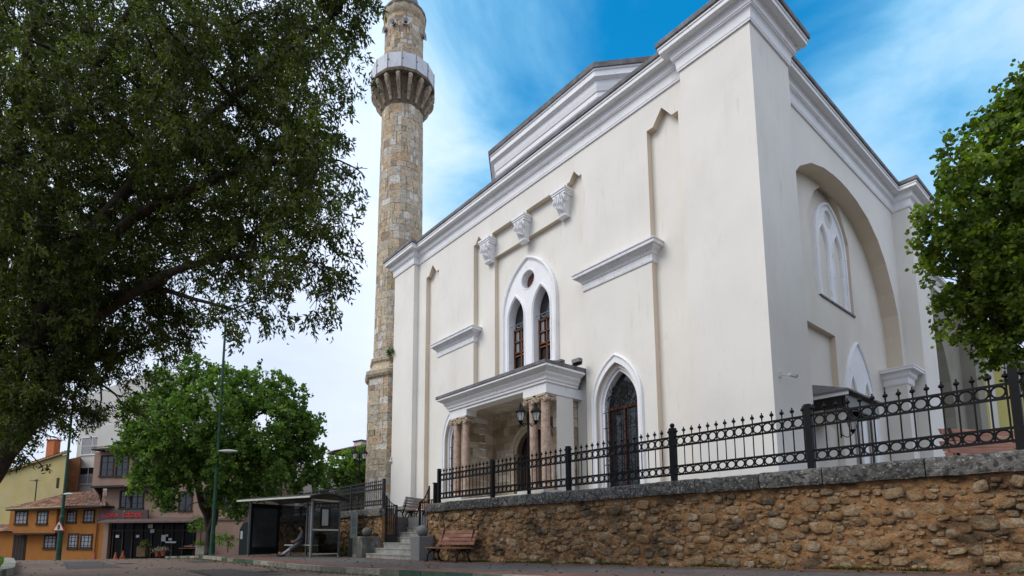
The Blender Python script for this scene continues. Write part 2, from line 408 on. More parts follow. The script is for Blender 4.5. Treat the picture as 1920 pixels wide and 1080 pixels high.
# planted island at the left
grassm = M('turf_soil', (.05, .065, .02), .95, .4, 5, .5, 30)
grassl = leafmat('grass_blades', [(.04, .09, .015), (.09, .15, .025), (.12, .17, .04)], .3)
isl = [(-.55, 16.2), (-.3, 18), (-.35, 22), (-.5, 27), (-1.0, 31), (-2.2, 33), (-6, 34), (-9, 30), (-9, 10), (-3, 9), (-1.6, 10.5), (-.85, 13)]
b = MB(); n_ = len(isl); cxi = Vector((-5, 21, 0))
inn = [(x+(cxi.x-x)*.06, yy+(cxi.y-yy)*.04) for x, yy in isl]
for k in range(n_):
    j = (k+1) % n_; a0, a1, c0, c1 = isl[k], isl[j], inn[k], inn[j]
    for sgm in range(4):
        f0, f1 = sgm/4, (sgm+1)/4-.01
        P = lambda p, q, f, z: (p[0]+(q[0]-p[0])*f, p[1]+(q[1]-p[1])*f, z+zr(p[1]+(q[1]-p[1])*f))
        t_ = rnd.choice([.25, .5, .5, .5, 1, .75])
        b.poly([P(a0, a1, f0, .17), P(a0, a1, f1, .17), P(c0, c1, f1, .17), P(c0, c1, f0, .17)], t_)
        b.poly([P(a0, a1, f0, -.1), P(a0, a1, f1, -.1), P(a0, a1, f1, .17), P(a0, a1, f0, .17)], t_)
        b.poly([P(c0, c1, f0, -.1), P(c0, c1, f1, -.1), P(c0, c1, f1, .17), P(c0, c1, f0, .17)], t_)
tag(b.build('island_kerb', kerbm, at=(0, 0, 0)), kind='structure')
b = MB()
for k in range(n_):
    j = (k+1) % n_; b.poly([(cxi.x, cxi.y, zr(cxi.y)+.32), (*inn[k], zr(inn[k][1])+.13), (*inn[j], zr(inn[j][1])+.13)])
tag(b.build('grass_bed', grassm, at=(0, 0, 0)), kind='structure')

def leaves(name, P, Dr, ln, wd, mat, parent=None, tint=None, loc=None, hexa=False):
    """P (n,3) bases, Dr (n,3) unit directions: one small folded blade each"""
    n = len(P); rg = np.random.default_rng(len(P))
    a = rg.normal(size=(n, 3)); s = np.cross(Dr, a); s /= np.linalg.norm(s, axis=1)[:, None]+1e-9
    nn = np.cross(Dr, s)
    ln = ln*rg.uniform(.7, 1.25, n)[:, None]; wd = wd*rg.uniform(.75, 1.2, n)[:, None]
    if hexa: prof = [(0, 0, 0), (.25, -.42, .05), (.65, -.5, .04), (1, 0, -.1), (.65, .5, .04), (.25, .42, .05)]
    else: prof = [(0, 0, 0), (.4, -.5, .12), (1, 0, -.12), (.4, .5, .12)]
    V = np.stack([P+Dr*ln*u+s*wd*v+nn*ln*q for u, v, q in prof], 1)
    k = len(prof); off = np.array(ROOT[parent.name] if parent is not None else (loc or (0, 0, 0)))
    V = (V.reshape(-1, 3)-off).astype(np.float32)
    me = bpy.data.meshes.new(name); me.vertices.add(n*k); me.vertices.foreach_set('co', V.ravel())
    me.loops.add(n*k); me.loops.foreach_set('vertex_index', np.arange(n*k, dtype=np.int32))
    me.polygons.add(n); me.polygons.foreach_set('loop_start', np.arange(0, n*k, k, dtype=np.int32)); me.polygons.foreach_set('loop_total', np.full(n, k, np.int32))
    me.update(calc_edges=True)
    at_ = me.attributes.new('tint', 'FLOAT', 'FACE'); tt = rg.random(n) if tint is None else np.clip(tint+rg.normal(size=n)*.13, 0, 1)
    at_.data.foreach_set('value', tt.astype(np.float32)); me.materials.append(mat)
    o = bpy.data.objects.new(name, me); COL.objects.link(o)
    if parent is not None: o.parent = parent
    else: o.location = tuple(off)
    return o
rg = np.random.default_rng(3)
gp = []
while len(gp) < 30000:
    x, yy = rg.uniform(-4.5, -.4), rg.uniform(12, 31)
    if rg.random() < .98: gp.append((x, yy))
gp = np.array(gp); keep = gp[:, 0] < np.interp(gp[:, 1], [9, 13, 16, 18, 22, 27, 31], [-3, -1.1, -.8, -.6, -.65, -.8, -1.3])
gp = gp[keep]; zz = np.array([zr(q)+.14+.04*min(1, abs(p+.6)) for p, q in gp])
dd = rg.normal(size=(len(gp), 3))*.35; dd[:, 2] = 1; dd /= np.linalg.norm(dd, axis=1)[:, None]
tag(leaves('grass', np.column_stack([gp, zz]), dd, .11, .018, grassl), 'short green turf inside the kerbed planting island', 'grass', kind='stuff')

# cornice swept round the stepped wall line
def offpath(path, d):
    out = []
    for k, p in enumerate(path):
        p = Vector(p); ns = []
        if k > 0: e = (p-Vector(path[k-1])).normalized(); ns.append(Vector((-e.y, e.x)))
        if k < len(path)-1: e = (Vector(path[k+1])-p).normalized(); ns.append(Vector((-e.y, e.x)))
        if len(ns) == 2:
            m_ = ns[0]+ns[1]
            m_ = m_/m_.dot(ns[0]) if abs(m_.dot(ns[0])) > 1e-6 else ns[0]
        else: m_ = ns[0]
        out.append(p-m_*d)
    return out
def sweep(mb, path, prof, z0, sub=False):
    rows = [[(q.x, q.y, z0+z) for q in offpath(path, d)] for d, z in prof]
    mb.grid(rows)
cprof = [(0, -.05), (.055, -.05), (.055, 0), (.07, .02), (.075, .17), (.085, .25), (.11, .30), (.15, .33), (.165, .335), (.165, .37), (.19, .38), (.195, .53), (.21, .57), (.24, .59), (.24, .62), (.44, .63), (.44, .76), (.47, .77), (.47, .83), (.2, .84)]
zl = np.array([zp(b_)+.012 if a_ > 6.16 else zr(b_)+.012 for a_, b_ in zip(*LIT)])
dl = rgl.normal(size=(2600, 3)); dl[:, 2] *= .15; dl /= np.linalg.norm(dl, axis=1)[:, None]
tag(leaves('fallen_leaves', np.column_stack([*LIT, zl]), dl, .075, .04, leafmat('dry_leaf', [(.05, .03, .012), (.14, .09, .03), (.10, .10, .03)], .1)), 'dry fallen leaves scattered along the kerb and pavement', 'leaves', kind='stuff')
# ------------------------------------------------------------------ the mosque
fX = lambda Y, z, X: (X, Y, z)                 # plates on the long front (facing -X)
fY = lambda X, z, Y: (X, Y, z)                 # plates on the side front (facing -Y)
mosque = thing('mosque', 'cream plastered mosque with white cornices, pointed windows and columned porch', 'mosque', (15, 16.6, ZT))
YC = 16.62
P0, P1, P2 = 15.3, 15.55, 15.75
zb = ZT-.05
def stepped(yc, a, st, z0, zs, za): return [(yc-a, z0), (yc+a, z0), (yc+a, zs), (yc+a-st, zs), (yc, za), (yc-a+st, zs), (yc-a, zs)]
NI = stepped(9.7, .6, .24, zb+.02, 13.85, 14.35)
NI2 = stepped(2*YC-9.7, .6, .24, zb+.02, 13.85, 14.35)
def opening(c, z0): return ogive(c, .88, z0, 4.7, 6.1)
def up(y): return y
cen = [(13.24, zb+.02), (20.0, zb+.02), (20.0, 13.88), (19.86, 13.88), (19.62, 14.2), (19.38, 13.88), (19.25, 13.88), (19.25, 13.6), (18.62, 13.6), (18.62, 13.9), (16.93, 13.9), (16.93, 13.6), (16.33, 13.6), (16.33, 13.9), (14.62, 13.9), (14.62, 13.6), (13.99, 13.6), (13.99, 13.88), (13.86, 13.88), (13.62, 14.2), (13.38, 13.88), (13.24, 13.88)]
b = MB(); b.plate([(8.8, zb), (24.9, zb), (24.9, 15.0), (8.8, 15.0)], [NI, NI2, cen, opening(11.9, zb+.06), opening(2*YC-11.9, zb+.06)], fX, P0, P1+.02, back=False, et=1)
front = b.build('front_wall', plaster, mosque)
b = MB(); b.plate([(8.7, zb), (25.0, zb), (25.0, 14.9), (8.7, 14.9)], [[(13.9, zb+.03), (19.34, zb+.03), (19.34, 6.0), (18.74, 6.0), (18.74, 12.85), (14.5, 12.85), (14.5, 6.0), (13.9, 6.0)], opening(11.9, zb+.07), opening(2*YC-11.9, zb+.07)], fX, P1, P2+.02, back=False, edge=False, et=1)
b.plate([(14.3, 5.4), (18.9, 5.4), (18.9, 13.0), (14.3, 13.0)], [ogive(YC+.03, 1.5, 7.0, 9.8, 11.9)], fX, P2, P2+.1, back=False, edge=False)
b.build('recessed_wall', plaster, mosque)
b = MB(); b.box(15.0, 16.4, 6.55, 8.8, zb, 15.0); b.box(16.4, 17.5, 6.55, 8.8, zb, 15.0)
b.build('corner_pier', plaster, mosque)
b = MB(); b.box(15.0, 17.0, 24.9, 27.0, 1.75, 15.0); b.build('corner_pier', plaster, mosque)
b = MB(); b.box(14.94, 17.1, 24.84, 27.1, zb-.3, 1.75); b.box(15.22, 15.3, 20.05, 24.84, zb-.3, 1.5)
b.build('plinth', stepm, mosque)
b = MB(); b.box(16.5, 31.6, 8.4, 26.9, zb, 15.3); b.box(31.6, 42.0, 8.4, 26.9, zb, 13.0)
b.build('inner_wall', plaster, mosque)
# side front, plane Y = 7.2, its great arch, and the deeper planes in it
SA, SB, SC = 7.2, 7.8, 8.0
def great(c, a, z0, zs, za, x0=None):
    pr = [(1, 0), (.995, .16), (.98, .32), (.92, .48), (.80, .68), (.66, .82), (.48, .92), (.28, .975), (.12, .995), (0, 1)]
    r_ = [(c+a*u, zs+(za-zs)*v) for u, v in pr]; l_ = [(c-a*u, zs+(za-zs)*v) for u, v in pr[:-1]][::-1]
    return [(c-a, z0), (c+a, z0)]+r_+l_
b = MB(); b.plate([(17.5, zb), (29.6, zb), (29.6, 15.0), (17.5, 15.0)], [great(23.42, 5.8, zb+.02, 8.0, 13.8)], fY, SA, SB+.03, back=False, edge=False, et=1)
b.build('side_wall', plaster, mosque)
b = MB()
b.plate([(17.5, zb), (29.6, zb), (29.6, 14.6), (17.5, 14.6)], [[(21.6, 9.02), (25.62, 9.02), (25.62, 12.2), (24.9, 13.4), (24.2, 13.9), (23.3, 13.9), (22.4, 13.3), (21.6, 12.2)], [(18.2, zb+.02), (23.35, zb+.02), (23.35, 7.72), (18.2, 7.72)]], fY, SB, SC+.02, back=False, edge=False, et=1)
b.poly([(17.5, SC, zb), (29.6, SC, zb), (29.6, SC, 14.6), (17.5, SC, 14.6)])
b.build('arch_back_wall', plaster2, mosque)
b = MB(); b.box(29.6, 31.8, 6.55, 8.5, zb, 15.0); b.build('far_pier', plaster, mosque)
b = MB()
for x0 in (28.45,):
    b.box(x0, 29.25, 6.95, 7.75, zb, 7.05)
b.build('arch_pilaster', plaster, mosque)
b = MB()
sweep(b, [(28.45, 7.79), (28.45, 6.95), (29.25, 6.95), (29.25, 7.19)], [(p*.8, q*.8) for p, q in cprof], 6.62)
b.build('impost', white, mosque)
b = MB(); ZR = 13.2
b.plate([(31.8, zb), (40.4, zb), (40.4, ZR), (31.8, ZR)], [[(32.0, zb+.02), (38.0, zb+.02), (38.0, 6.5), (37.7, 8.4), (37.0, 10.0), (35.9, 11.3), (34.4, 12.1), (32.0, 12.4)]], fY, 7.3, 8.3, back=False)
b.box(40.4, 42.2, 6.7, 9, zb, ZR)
b.build('rear_wing_wall', M('tree_shade_plaster', (.24, .225, .18), .95, .12, .8, .15, 12, stain=[((.20, .19, .14), .9, .5, .75, (1, 1, .4), .6)]), mosque)  # shade of the lime tree put into the rear wing's plaster colour

path = [(24, 27.0), (15, 27.0), (15, 24.9), (P0, 24.9), (P0, 8.8), (15, 8.8), (15, 6.55), (17.5, 6.55), (17.5, SA), (29.6, SA), (29.6, 6.55), (31.8, 6.55), (31.8, 9.5)]
b = MB(); sweep(b, path, cprof, 14.9); b.build('cornice', white, mosque)
b = MB(); sweep(b, path, [(.2, .84), (.50, .84), (.52, .86), (.52, 1.0), (.50, 1.03), (-1.5, 1.35)], 14.9); b.build('slate_roof_edge', slate, mosque)
b = MB(); b.box(15.9, 31.4, 7.6, 26.7, 15.2, 16.0); b.build('roof', lead, mosque)
path2 = [(31.85, 7.3), (40.4, 7.3), (40.4, 6.7), (42.2, 6.7), (42.2, 9)]
b = MB(); sweep(b, path2, [(p*.7, q*.7) for p, q in cprof], ZR); b.build('cornice', white, mosque)
# octagonal drum: half-width 7 m, chamfers of 1.8 m
def octa(x0, x1, y0, y1, c): return [(x1, y1-c), (x1-c, y1), (x0+c, y1), (x0, y1-c), (x0, y0+c), (x0+c, y0), (x1-c, y0), (x1, y0+c)]
dx0, dy0, dy1 = 18.0, 13.2, 20.4
drum = octa(18.0, 29.5, dy0-2.4+2.0, dy1+2.4-2.0, 2.4)
dr = [(28, 24.0), (20.6, 24.0), (18.0, 21.3), (18.0, 14.5), (20.6, 11.8), (28, 11.8), (30.5, 14.5), (30.5, 21.3), (28, 24.0)]
b = MB(); b.ext([(x, y_, 15.8) for x, y_ in dr[:-1]], (0, 0, 4.7)); b.build('drum', plaster, mosque)
drc = [dr[k] for k in range(9)]
b = MB(); sweep(b, drc, [(0, 0), (.05, 0), (.06, .25), (.16, .4), (.16, .62), (.2, .64), (.26, .85), (.28, 1.05), (.45, 1.15), (.45, 1.4), (.5, 1.42), (.5, 1.5)], 18.9)
b.build('drum_cornice', white, mosque)
b = MB(); sweep(b, drc, [(0, 1.45), (.56, 1.5), (.58, 1.72), (-3.0, 2.3)], 18.9); b.build('drum_roof_edge', slate, mosque)

# mini cornices above the pilasters
for y0, y1 in ((10.3, 13.24), (20.0, 22.94)):
    b = MB(); pth = [(P0+.2, y1-.02), (P0, y1-.02), (P0, y0+.02), (P0+.2, y0+.02)]
    pth = [(P1, y1), (P0, y1), (P0, y0), (P1, y0)]
    pr = [(0, -.02), (.04, 0), (.05, .07), (.03, .09), (.03, .26), (.06, .28), (.10, .36), (.2, .44), (.22, .48), (.3, .50), (.3, .60), (.33, .62), (.33, .66), (0, .72)]
    sweep(b, pth, pr, 9.15)
    b.box(P0-.2, P0, (y0+y1)/2-.9, (y0+y1)/2+.5, 9.85, 9.93)
    b.build('pilaster_cornice', whitedirty, mosque)
# acanthus corbels
for yc in (14.28, 16.62, 18.96):
    b = MB()
    b.box(P0-.25, P1, yc-.39, yc+.39, 13.61, 13.70); b.box(P0-.22, P1, yc-.36, yc+.36, 13.53, 13.61); b.box(P0-.19, P1, yc-.33, yc+.33, 13.44, 13.53)
    n1 = 16
    prof = []
    for k in range(n1+1):
        f = k/n1; x = -.20+.05*math.sin(f*math.pi*1.0)*1.2+.30*f**2.2; prof.append((x, 13.44-f*.78))
    rows = []
    for x, z in prof:
        f = (13.44-z)/.78; hw = .27-.12*f
        rows.append([(P1, yc-hw, z)]+[(P0+x+.035*math.cos(u*7)*math.cos(f*14)-.05*(1-u*u), yc+u*hw, z) for u in np.linspace(-1, 1, 13)]+[(P1, yc+hw, z)])
    b.grid(rows)
    for sg in (-1, 1):                        # scrolls on both cheeks
        cx_, cz_ = P0-.09, 13.24
        sp = [(cx_+(.13-.11*k/20)*math.cos(k*.62), yc+sg*(.29), cz_+(.13-.11*k/20)*math.sin(k*.62)) for k in range(21)]
        b.tube(sp, .028, 6)
    for q in range(5):                         # leaf ribs
        u = (q-2)*.085
        b.tube([(P0-.26+.30*f**2.2+.02, yc+u*(1.3-.6*f)+.02*math.sin(f*12+q), 13.38-.68*f) for f in np.linspace(0, 1, 12)], [.022+.012*math.sin(f*18+q) for f in np.linspace(0, 1, 12)], 6)
    for q in range(6): b.sph((P0+.0, yc-.15+q*.06, 12.66), .04, 8)
    b.box(P0+.0, P1, yc-.2, yc+.2, 12.62, 12.7)
    b.build('corbel', white, mosque, smooth=False)

def offset_loop(lp, d):
    n = len(lp); out = []
    for k in range(n):
        p = Vector(lp[k]); e0 = (p-Vector(lp[k-1])).normalized(); e1 = (Vector(lp[(k+1) % n])-p).normalized()
        m_ = Vector((e0.y, -e0.x))+Vector((e1.y, -e1.x)); s_ = max(.45, 1+e0.dot(e1)); out.append(tuple(p+m_*(d/s_)))
    return out
def twin_window(fn, c, s, d, zbm, zsp, zap, hw, sgn=1, open_right=True):
    """white plate with two lancets and a rose; s: plate face depth, d: frame depth"""
    outer = ogive(c, hw, zbm, zsp, zap, 14)
    k = hw/1.72
    lan = [ogive(c+q*.80*k, .50*k, zbm+.04, zsp-.25, zsp+.75*k, 8) for q in (-1, 1)]
    rose = circ(c, zsp+1.32*k, .40*k, 24)
    b = MB(); b.plate(outer, lan+[rose], fn, s, s+.42, back=False)
    fr = b.build('window_surround', white, mosque)
    b = MB()
    def rim(lp, dd, rr, closed=True): b.tube([fn(u, z, s-dd) for u, z in lp], rr, 6, closed)
    rim([p for p in offset_loop(outer, -.07*k)], .02, .07*k)
    rim([p for p in offset_loop(outer, -.17*k)], .0, .025*k)
    for lp in lan: rim(offset_loop(lp, .07*k), .0, .045*k)
    rim(offset_loop(rose, .03), .0, .02)
    b.build('moulding', white, fr)
    b = MB()
    for u in (-1, 1):
        b.plate(ogive(c+u*.80*k, .52*k, zbm, zsp-.25, zsp+.77*k, 8), [], fn, s+.40, s+.42, back=False)
    b.build('pane', glassm, fr)
    b = MB(); b.plate(circ(c, zsp+1.32*k, .42*k, 24), [], fn, s+.33, s+.36, back=False); b.build('rose_pane', roseglass, fr)
    return fr, k
fr, k_ = twin_window(fX, YC+.03, P2-.10, 0, 7.0, 9.75, 12.1, 1.68)
b = MB()
for q in (-1, 1):
    c = YC+.03+q*.80*k_
    def bar(u0, u1, z0, z1, x=P2+.20, dx=.06): b.box(x, x+dx, c+u0, c+u1, z0, z1)
    for u in (-.48, -.03, .42): bar(u, u+.06, 7.04, 9.2)
    for z in (7.04, 7.95, 8.1, 8.6, 9.12): bar(-.48, .48, z, z+.06)
b.build('wooden_sash', wood, fr)
for q in (-1, 1):
    b = MB(); c = YC+.03+q*.80*k_
    for y0, y1 in ((-.35, -.08), (.08, .38)):
        for z0, z1 in ((8.16, 8.58), (8.68, 9.1)): b.box(P2+.262, P2+.27, c+y0+.12, c+y1, z0, z1)
    b.tube([(P2+.06, c-.5, 9.32), (P2+.06, c+.5, 9.32)], .014, 6)
    b.tube([(P2+.1, c+.05*math.cos(a_)*3, 9.28+.1*math.sin(a_)) for a_ in np.linspace(-3.1, 0, 8)], .02, 6)
    b.build('curtain', curtain, fr)
b = MB(); b.box(P2-.22, P2+.1, 14.7, 18.6, 6.92, 7.0); b.build('window_sill', slate, fr)

def iron_door(c, mirror):
    o = ogive(c, 1.08, zb, 4.75, 6.42, 14); i_ = opening(c, zb+.08)
    b = MB(); b.plate(o, [ogive(c, .88, zb+.08, 4.7, 6.1)], fX, P0-.06, P0+.0, back=False)
    su = b.build('pointed_doorway', white, mosque)
    b = MB()
    lp = [p for p in o]; b.tube([fX(u, z, P0-.06) for u, z in offset_loop(lp, -.05)], .05, 6, True)
    lp2 = ogive(c, .88, zb+.08, 4.7, 6.1, 12)
    b.plate(ogive(c, .88, zb+.09, 4.7, 6.1, 12), [ogive(c, .78, zb+.1, 4.65, 5.95, 12)], fX, P0+.12, P0+.2, back=False)
    b.plate(ogive(c, .80, zb+.09, 4.7, 5.98, 12), [ogive(c, .70, zb+.1, 4.62, 5.84, 12)], fX, P0+.2, P0+.5, back=False)
    b.build('moulding', white, su)
    b = MB(); b.plate(ogive(c, .72, zb, 4.62, 5.86, 12), [], fX, P0+.46, P0+.5, back=False); b.build('pane', glassm, su)
    b = MB()
    X_ = P0+.40
    b.box(X_, X_+.07, c-.7, c+.7, 4.55, 4.65); b.box(X_, X_+.06, c-.03, c+.03, zb+.1, 4.55)
    for z in (1.1, 3.0): b.box(X_, X_+.06, c-.7, c+.7, z, z+.05)
    b.box(X_, X_+.06, c-.7, c-.64, zb+.1, 4.55); b.box(X_, X_+.06, c+.64, c+.7, zb+.1, 4.55)
    b.build('wooden_frame', M('dark_frame_wood', (.09, .036, .018), .5, .3, 14, .2, 30), su)
    b = MB(); X_ = P0+.2
    for k in range(5):
        y_ = c-.62+k*.31; b.tube([(X_, y_, zb+.1), (X_, y_, 4.4 if k in (0, 4) else 5.3)], .015, 5)
    for z in (4.45, 3.9, 2.6, 1.7, 1.15): b.tube([(X_, c-.76, z), (X_, c+.76, z)], .013, 5)
    for k in range(-4, 5):
        z0 = 3.2+k*.0
        a0, a1 = (c-.62, 2.0+k*.33), (c+.62, 3.4+k*.33)
        for (ya, za_), (yb, zb_) in (((c-.62, 2.1+k*.3), (c+.62, 3.2+k*.3)), ((c-.62, 3.2+k*.3), (c+.62, 2.1+k*.3))):
            if min(za_, zb_) > zb+.2 and max(za_, zb_) < 4.3: b.tube([(X_-.01, ya, za_), (X_-.01, yb, zb_)], .008, 4)
    for (yc_, zc_, r_) in [(c-.33, 4.05, .17), (c+.33, 4.05, .17), (c-.33, 2.35, .17), (c+.33, 2.35, .17), (c-.36, 4.85, .2), (c+.36, 4.85, .2), (c-.2, 5.2, .14), (c+.2, 5.2, .14), (c-.33, 1.4, .14), (c+.33, 1.4, .14)]:
        for sg in (-1, 1):
            b.tube([(X_-.015, yc_+sg*(r_*(1-kk/20))*math.cos(kk*.5), zc_+(r_*(1-kk/20))*math.sin(kk*.5)) for kk in range(18)], .014, 5)
    for k in range(-2, 3): b.tube([(X_-.01, c-.3+k*.2, 4.5), (X_-.01, c+.35+k*.12, 5.45-abs(k)*.18)], .008, 4); b.tube([(X_-.01, c+.3+k*.2, 4.5), (X_-.01, c-.35+k*.12, 5.45-abs(k)*.18)], .008, 4)
    b.build('wrought_iron_grille', iron, su)
iron_door(11.9, False); iron_door(2*YC-11.9, True)

# side front windows
fr, k_ = twin_window(fY, 23.95, SC-.08, 0, 9.1, 11.6, 13.45, 1.52)
b = MB()
for q in (-1, 1): b.tube([(23.95+q*.7-.4, SC+.1, 11.0), (23.95+q*.7+.4, SC+.1, 11.0)], .02, 6); b.box(23.95+q*.7-.42, 23.95+q*.7-.36, SC+.2, SC+.26, 9.14, 11)
b.build('iron_bar', iron, fr)
b = MB(); b.box(22.2, 25.62, SC-.25, SC, 9.02, 9.09); b.build('window_sill', slate, fr)
b = MB(); b.plate(ogive(25.4, 1.68, zb+.02, 4.9, 7.95, 12), [ogive(24.65, .42, zb+.2, 5.1, 6.35, 8), ogive(26.15, .42, zb+.2, 5.1, 6.35, 8)], fY, SB-.06, SB, back=False, edge=True)
lw = b.build('window_surround', white, mosque)
b = MB(); b.tube([fY(u, z, SB-.06) for u, z in offset_loop(ogive(25.4, 1.68, zb+.02, 4.9, 7.95, 12), -.06)], .06, 6, True)
for c in (24.65, 26.15): b.tube([fY(u, z, SB-.05) for u, z in offset_loop(ogive(c, .42, zb+.2, 5.1, 6.35, 8), .05)], .035, 6, True)
b.build('moulding', white, lw)
b = MB()
for c in (24.65, 26.15):
    b.box(c-.1, c+.1, SB-.1, SB-.075, zb+.2, 5.0)
b.build('iron_bar', iron, lw)
b = MB(); b.box(20.6, 21.3, SC-.03, SC-.0, 4.9, 7.3); b.build('blind_slot', plaster2, mosque)
# side entrance canopy
b = MB(); cx0, cx1, cy0 = 19.3, 22.3, 6.3
b.poly([(cx0-.15, cy0-.15, 4.62), (cx1+.15, cy0-.15, 4.62), (cx1-.7, 7.79, 5.25), (cx0+.7, 7.79, 5.25)])
b.poly([(cx0-.15, cy0-.15, 4.62), (cx0+.7, 7.79, 5.25), (cx0-.15, 7.79, 4.62)]); b.poly([(cx1+.15, cy0-.15, 4.62), (cx1-.7, 7.79, 5.25), (cx1+.15, 7.79, 4.62)])
b.box(cx0-.15, cx1+.15, cy0-.15, 7.79, 4.56, 4.62)
can = b.build('side_canopy', slate, mosque)
b = MB(); b.box(cx0, cx1, cy0, cy0+.08, 4.1, 4.5); b.box(cx0, cx0+.08, cy0+.1, 7.79, 4.1, 4.44); b.box(cx1-.08, cx1, cy0+.1, 7.79, 4.1, 4.5); b.build('fascia_board', black, can)
b = MB(); b.box(cx0-.1, cx0-.02, cy0-.1, 7.79, 4.45, 4.56); b.build('gutter_board', white, can)
b = MB(); b.plate([(6.5, zb), (7.79, zb), (7.79, 4.1), (6.5, 4.1)], [ogive(7.1, .42, zb+.02, 3.2, 3.7)], fX, 19.5, 19.8); b.plate([(19.8, zb), (20.4, zb), (20.4, 4.1), (19.8, 4.1)], [], fY, 6.5, 6.6); b.build('entrance_wall', plaster2, can)

# -- entrance porch
EY0, EY1, EX = 13.68, 2*YC-13.68, 13.68
porch_b = MB()
pp = [(P1, EY1), (EX, EY1), (EX, EY0), (P0-.02, EY0)]
sweep(porch_b, pp, [(0, 5.52), (.06, 5.52), (.06, 5.6), (.10, 5.62), (.12, 5.70), (.2, 5.80), (.2, 5.86), (.24, 5.88), (.34, 5.94), (.42, 5.97), (.42, 6.04), (0, 6.05)], 0)
porch_b.box(EX, EX+.55, EY0, EY0+1.2, 5.15, 5.52); porch_b.box(EX, EX+.55, EY1-1.2, EY1, 5.15, 5.52); porch_b.box(EX+.55, P1, EY0, EY0+.28, 5.15, 5.52); porch_b.box(EX+.55, P1, EY1-.28, EY1, 5.15, 5.52)
porch_b.box(EX, EX+.5, EY0+1.2, EY1-1.2, 5.40, 5.52)
porch = porch_b.build('entrance_porch', white, mosque)
b = MB()
b.poly([(EX-.45, EY0-.42, 6.05), (EX-.45, EY1+.45, 6.05), (EX-.45, EY1+.45, 6.17), (EX-.45, EY0-.42, 6.17)])
b.poly([(EX-.45, EY0-.42, 6.05), (P1-.01, EY0-.42, 6.05), (P1-.01, EY0-.42, 6.17), (EX-.45, EY0-.42, 6.17)])
b.poly([(EX-.45, EY0-.42, 6.17), (EX-.45, EY1+.45, 6.17), (P1-.01, EY1+.45, 6.22), (P1-.01, EY0-.42, 6.22)])
b.poly([(P1-.01, EY0-.42, 6.17), (P1-.01, EY0-.42, 6.22), (EX-.45, EY0-.42, 6.17)])
b.poly([(EX-.45, EY0-.42, 6.05), (EX-.45, EY1+.45, 6.05), (P1, EY1+.45, 6.05), (P1, EY0-.42, 6.05)])
b.build('porch_roof', slate, porch)
b = MB(); b.box(14.25, P0-.2, EY0+.04, EY0+.24, zb, 5.15); b.build('side_wall', plaster, porch); b = MB(); b.box(14.25, P0-.2, EY1-.24, EY1-.04, zb, 5.15); b.build('side_wall', plaster, porch)
def ashlar(mb, fn, u0, u1, z0, z1, d, ch=.34, bl=(.4, .9), th=.02, skip=None, gap=.008):
    z = z0
    while z < z1-.05:
        zz_ = min(z1, z+ch*rnd.uniform(.75, 1.2)); u = u0-rnd.random()*.4
        while u < u1:
            w_ = rnd.uniform(*bl); a, c = max(u, u0), min(u+w_, u1)
            if c-a > .03 and not (skip and skip((a+c)/2, (z+zz_)/2)):
                e = rnd.uniform(0, .006)
                mb.plate([(a+gap/2, z+gap/2), (c-gap/2, z+gap/2), (c-gap/2, zz_-gap/2), (a+gap/2, zz_-gap/2)], [], fn, d-th-e*math.copysign(1, th), d, back=False, t=rnd.random())
            u += w_
        z = zz_
b = MB()
DC = YC+.03
sk = lambda y_, z: (abs(y_-DC) < 1.35 and z < 4.0) or (z >= 4.0 and (y_-DC)**2+(z-3.9)**2 < 1.35**2)
ashlar(b, fX, EY0+.24, EY1-.24, zb, 5.95, 15.9, skip=sk, gap=.012)
ashlar(b, fY, 14.27, 15.9, zb, 5.95, EY1-.24, th=.02, gap=.012)
ashlar(b, lambda u, z, d: (u, d, z), 14.27, 15.9, zb, 5.95, EY0+.24, th=-.02, gap=.012)
ashlar(b, fX, EY0+.06, EY0+.24, zb, 5.14, 14.25, gap=.012, bl=(.3, .3))
ashlar(b, fX, EY1-.24, EY1-.06, zb, 5.14, 14.25, gap=.012, bl=(.3, .3))
b.build('stone_lining', pstone, porch)
b = MB(); b.plate([(EY0+.2, zb), (EY1-.2, zb), (EY1-.2, 6.0), (EY0+.2, 6.0)], [ogive(DC, 1.1, zb+.02, 3.6, 4.72)], fX, 15.9, 16.3, back=False); b.build('lining_joints', mortar, porch)
b = MB(); b.poly([(14.2, EY0+.2, 5.515), (14.2, EY1-.2, 5.515), (16, EY1-.2, 5.515), (16, EY0+.2, 5.515)]); b.box(15.72, 15.88, EY0+.26, EY1-.26, 5.35, 5.5); b.box(14.25, 15.72, EY1-.40, EY1-.27, 5.35, 5.5)
b.build('marble_ceiling', M('ceiling_marble', (.62, .57, .48), .6, .25, 2, .1, 10, stain=[((.38, .34, .27), 3, .5, .62, (1, 3, 1), .6)]), porch)
b = MB(); arc = [(DC+1.22*math.cos(a_), 3.6+1.22*math.sin(a_)) for a_ in np.linspace(0, math.pi, 22)]
for r_, rr, xx in ((1.22, .12, 15.82), (1.06, .07, 15.84), (1.36, .05, 15.86)):
    b.tube([(xx, DC+r_*math.cos(a_), 3.6+r_*math.sin(a_)*.98) for a_ in np.linspace(0, math.pi, 26)], rr, 8)
for sg in (-1, 1):
    yc_ = DC+sg*1.22
    b.box(15.72, 15.9, yc_-.15, yc_+.15, zb, 3.35)
    for k, o_ in enumerate((.02, .05, .09, .13)): b.box(15.72-o_, 15.9, yc_-.15-o_, yc_+.15+o_, 3.35+k*.07, 3.35+k*.07+.065)
b.build('portal_arch', capm, porch)
b = MB(); b.plate(ogive(DC, 1.1, zb, 3.6, 4.72), [], fX, 16.2, 16.28, back=False)
for k in range(8): b.box(16.15, 16.2, DC-1.05+k*.27, DC-1.05+k*.27+.22, 1.7, 3.4)
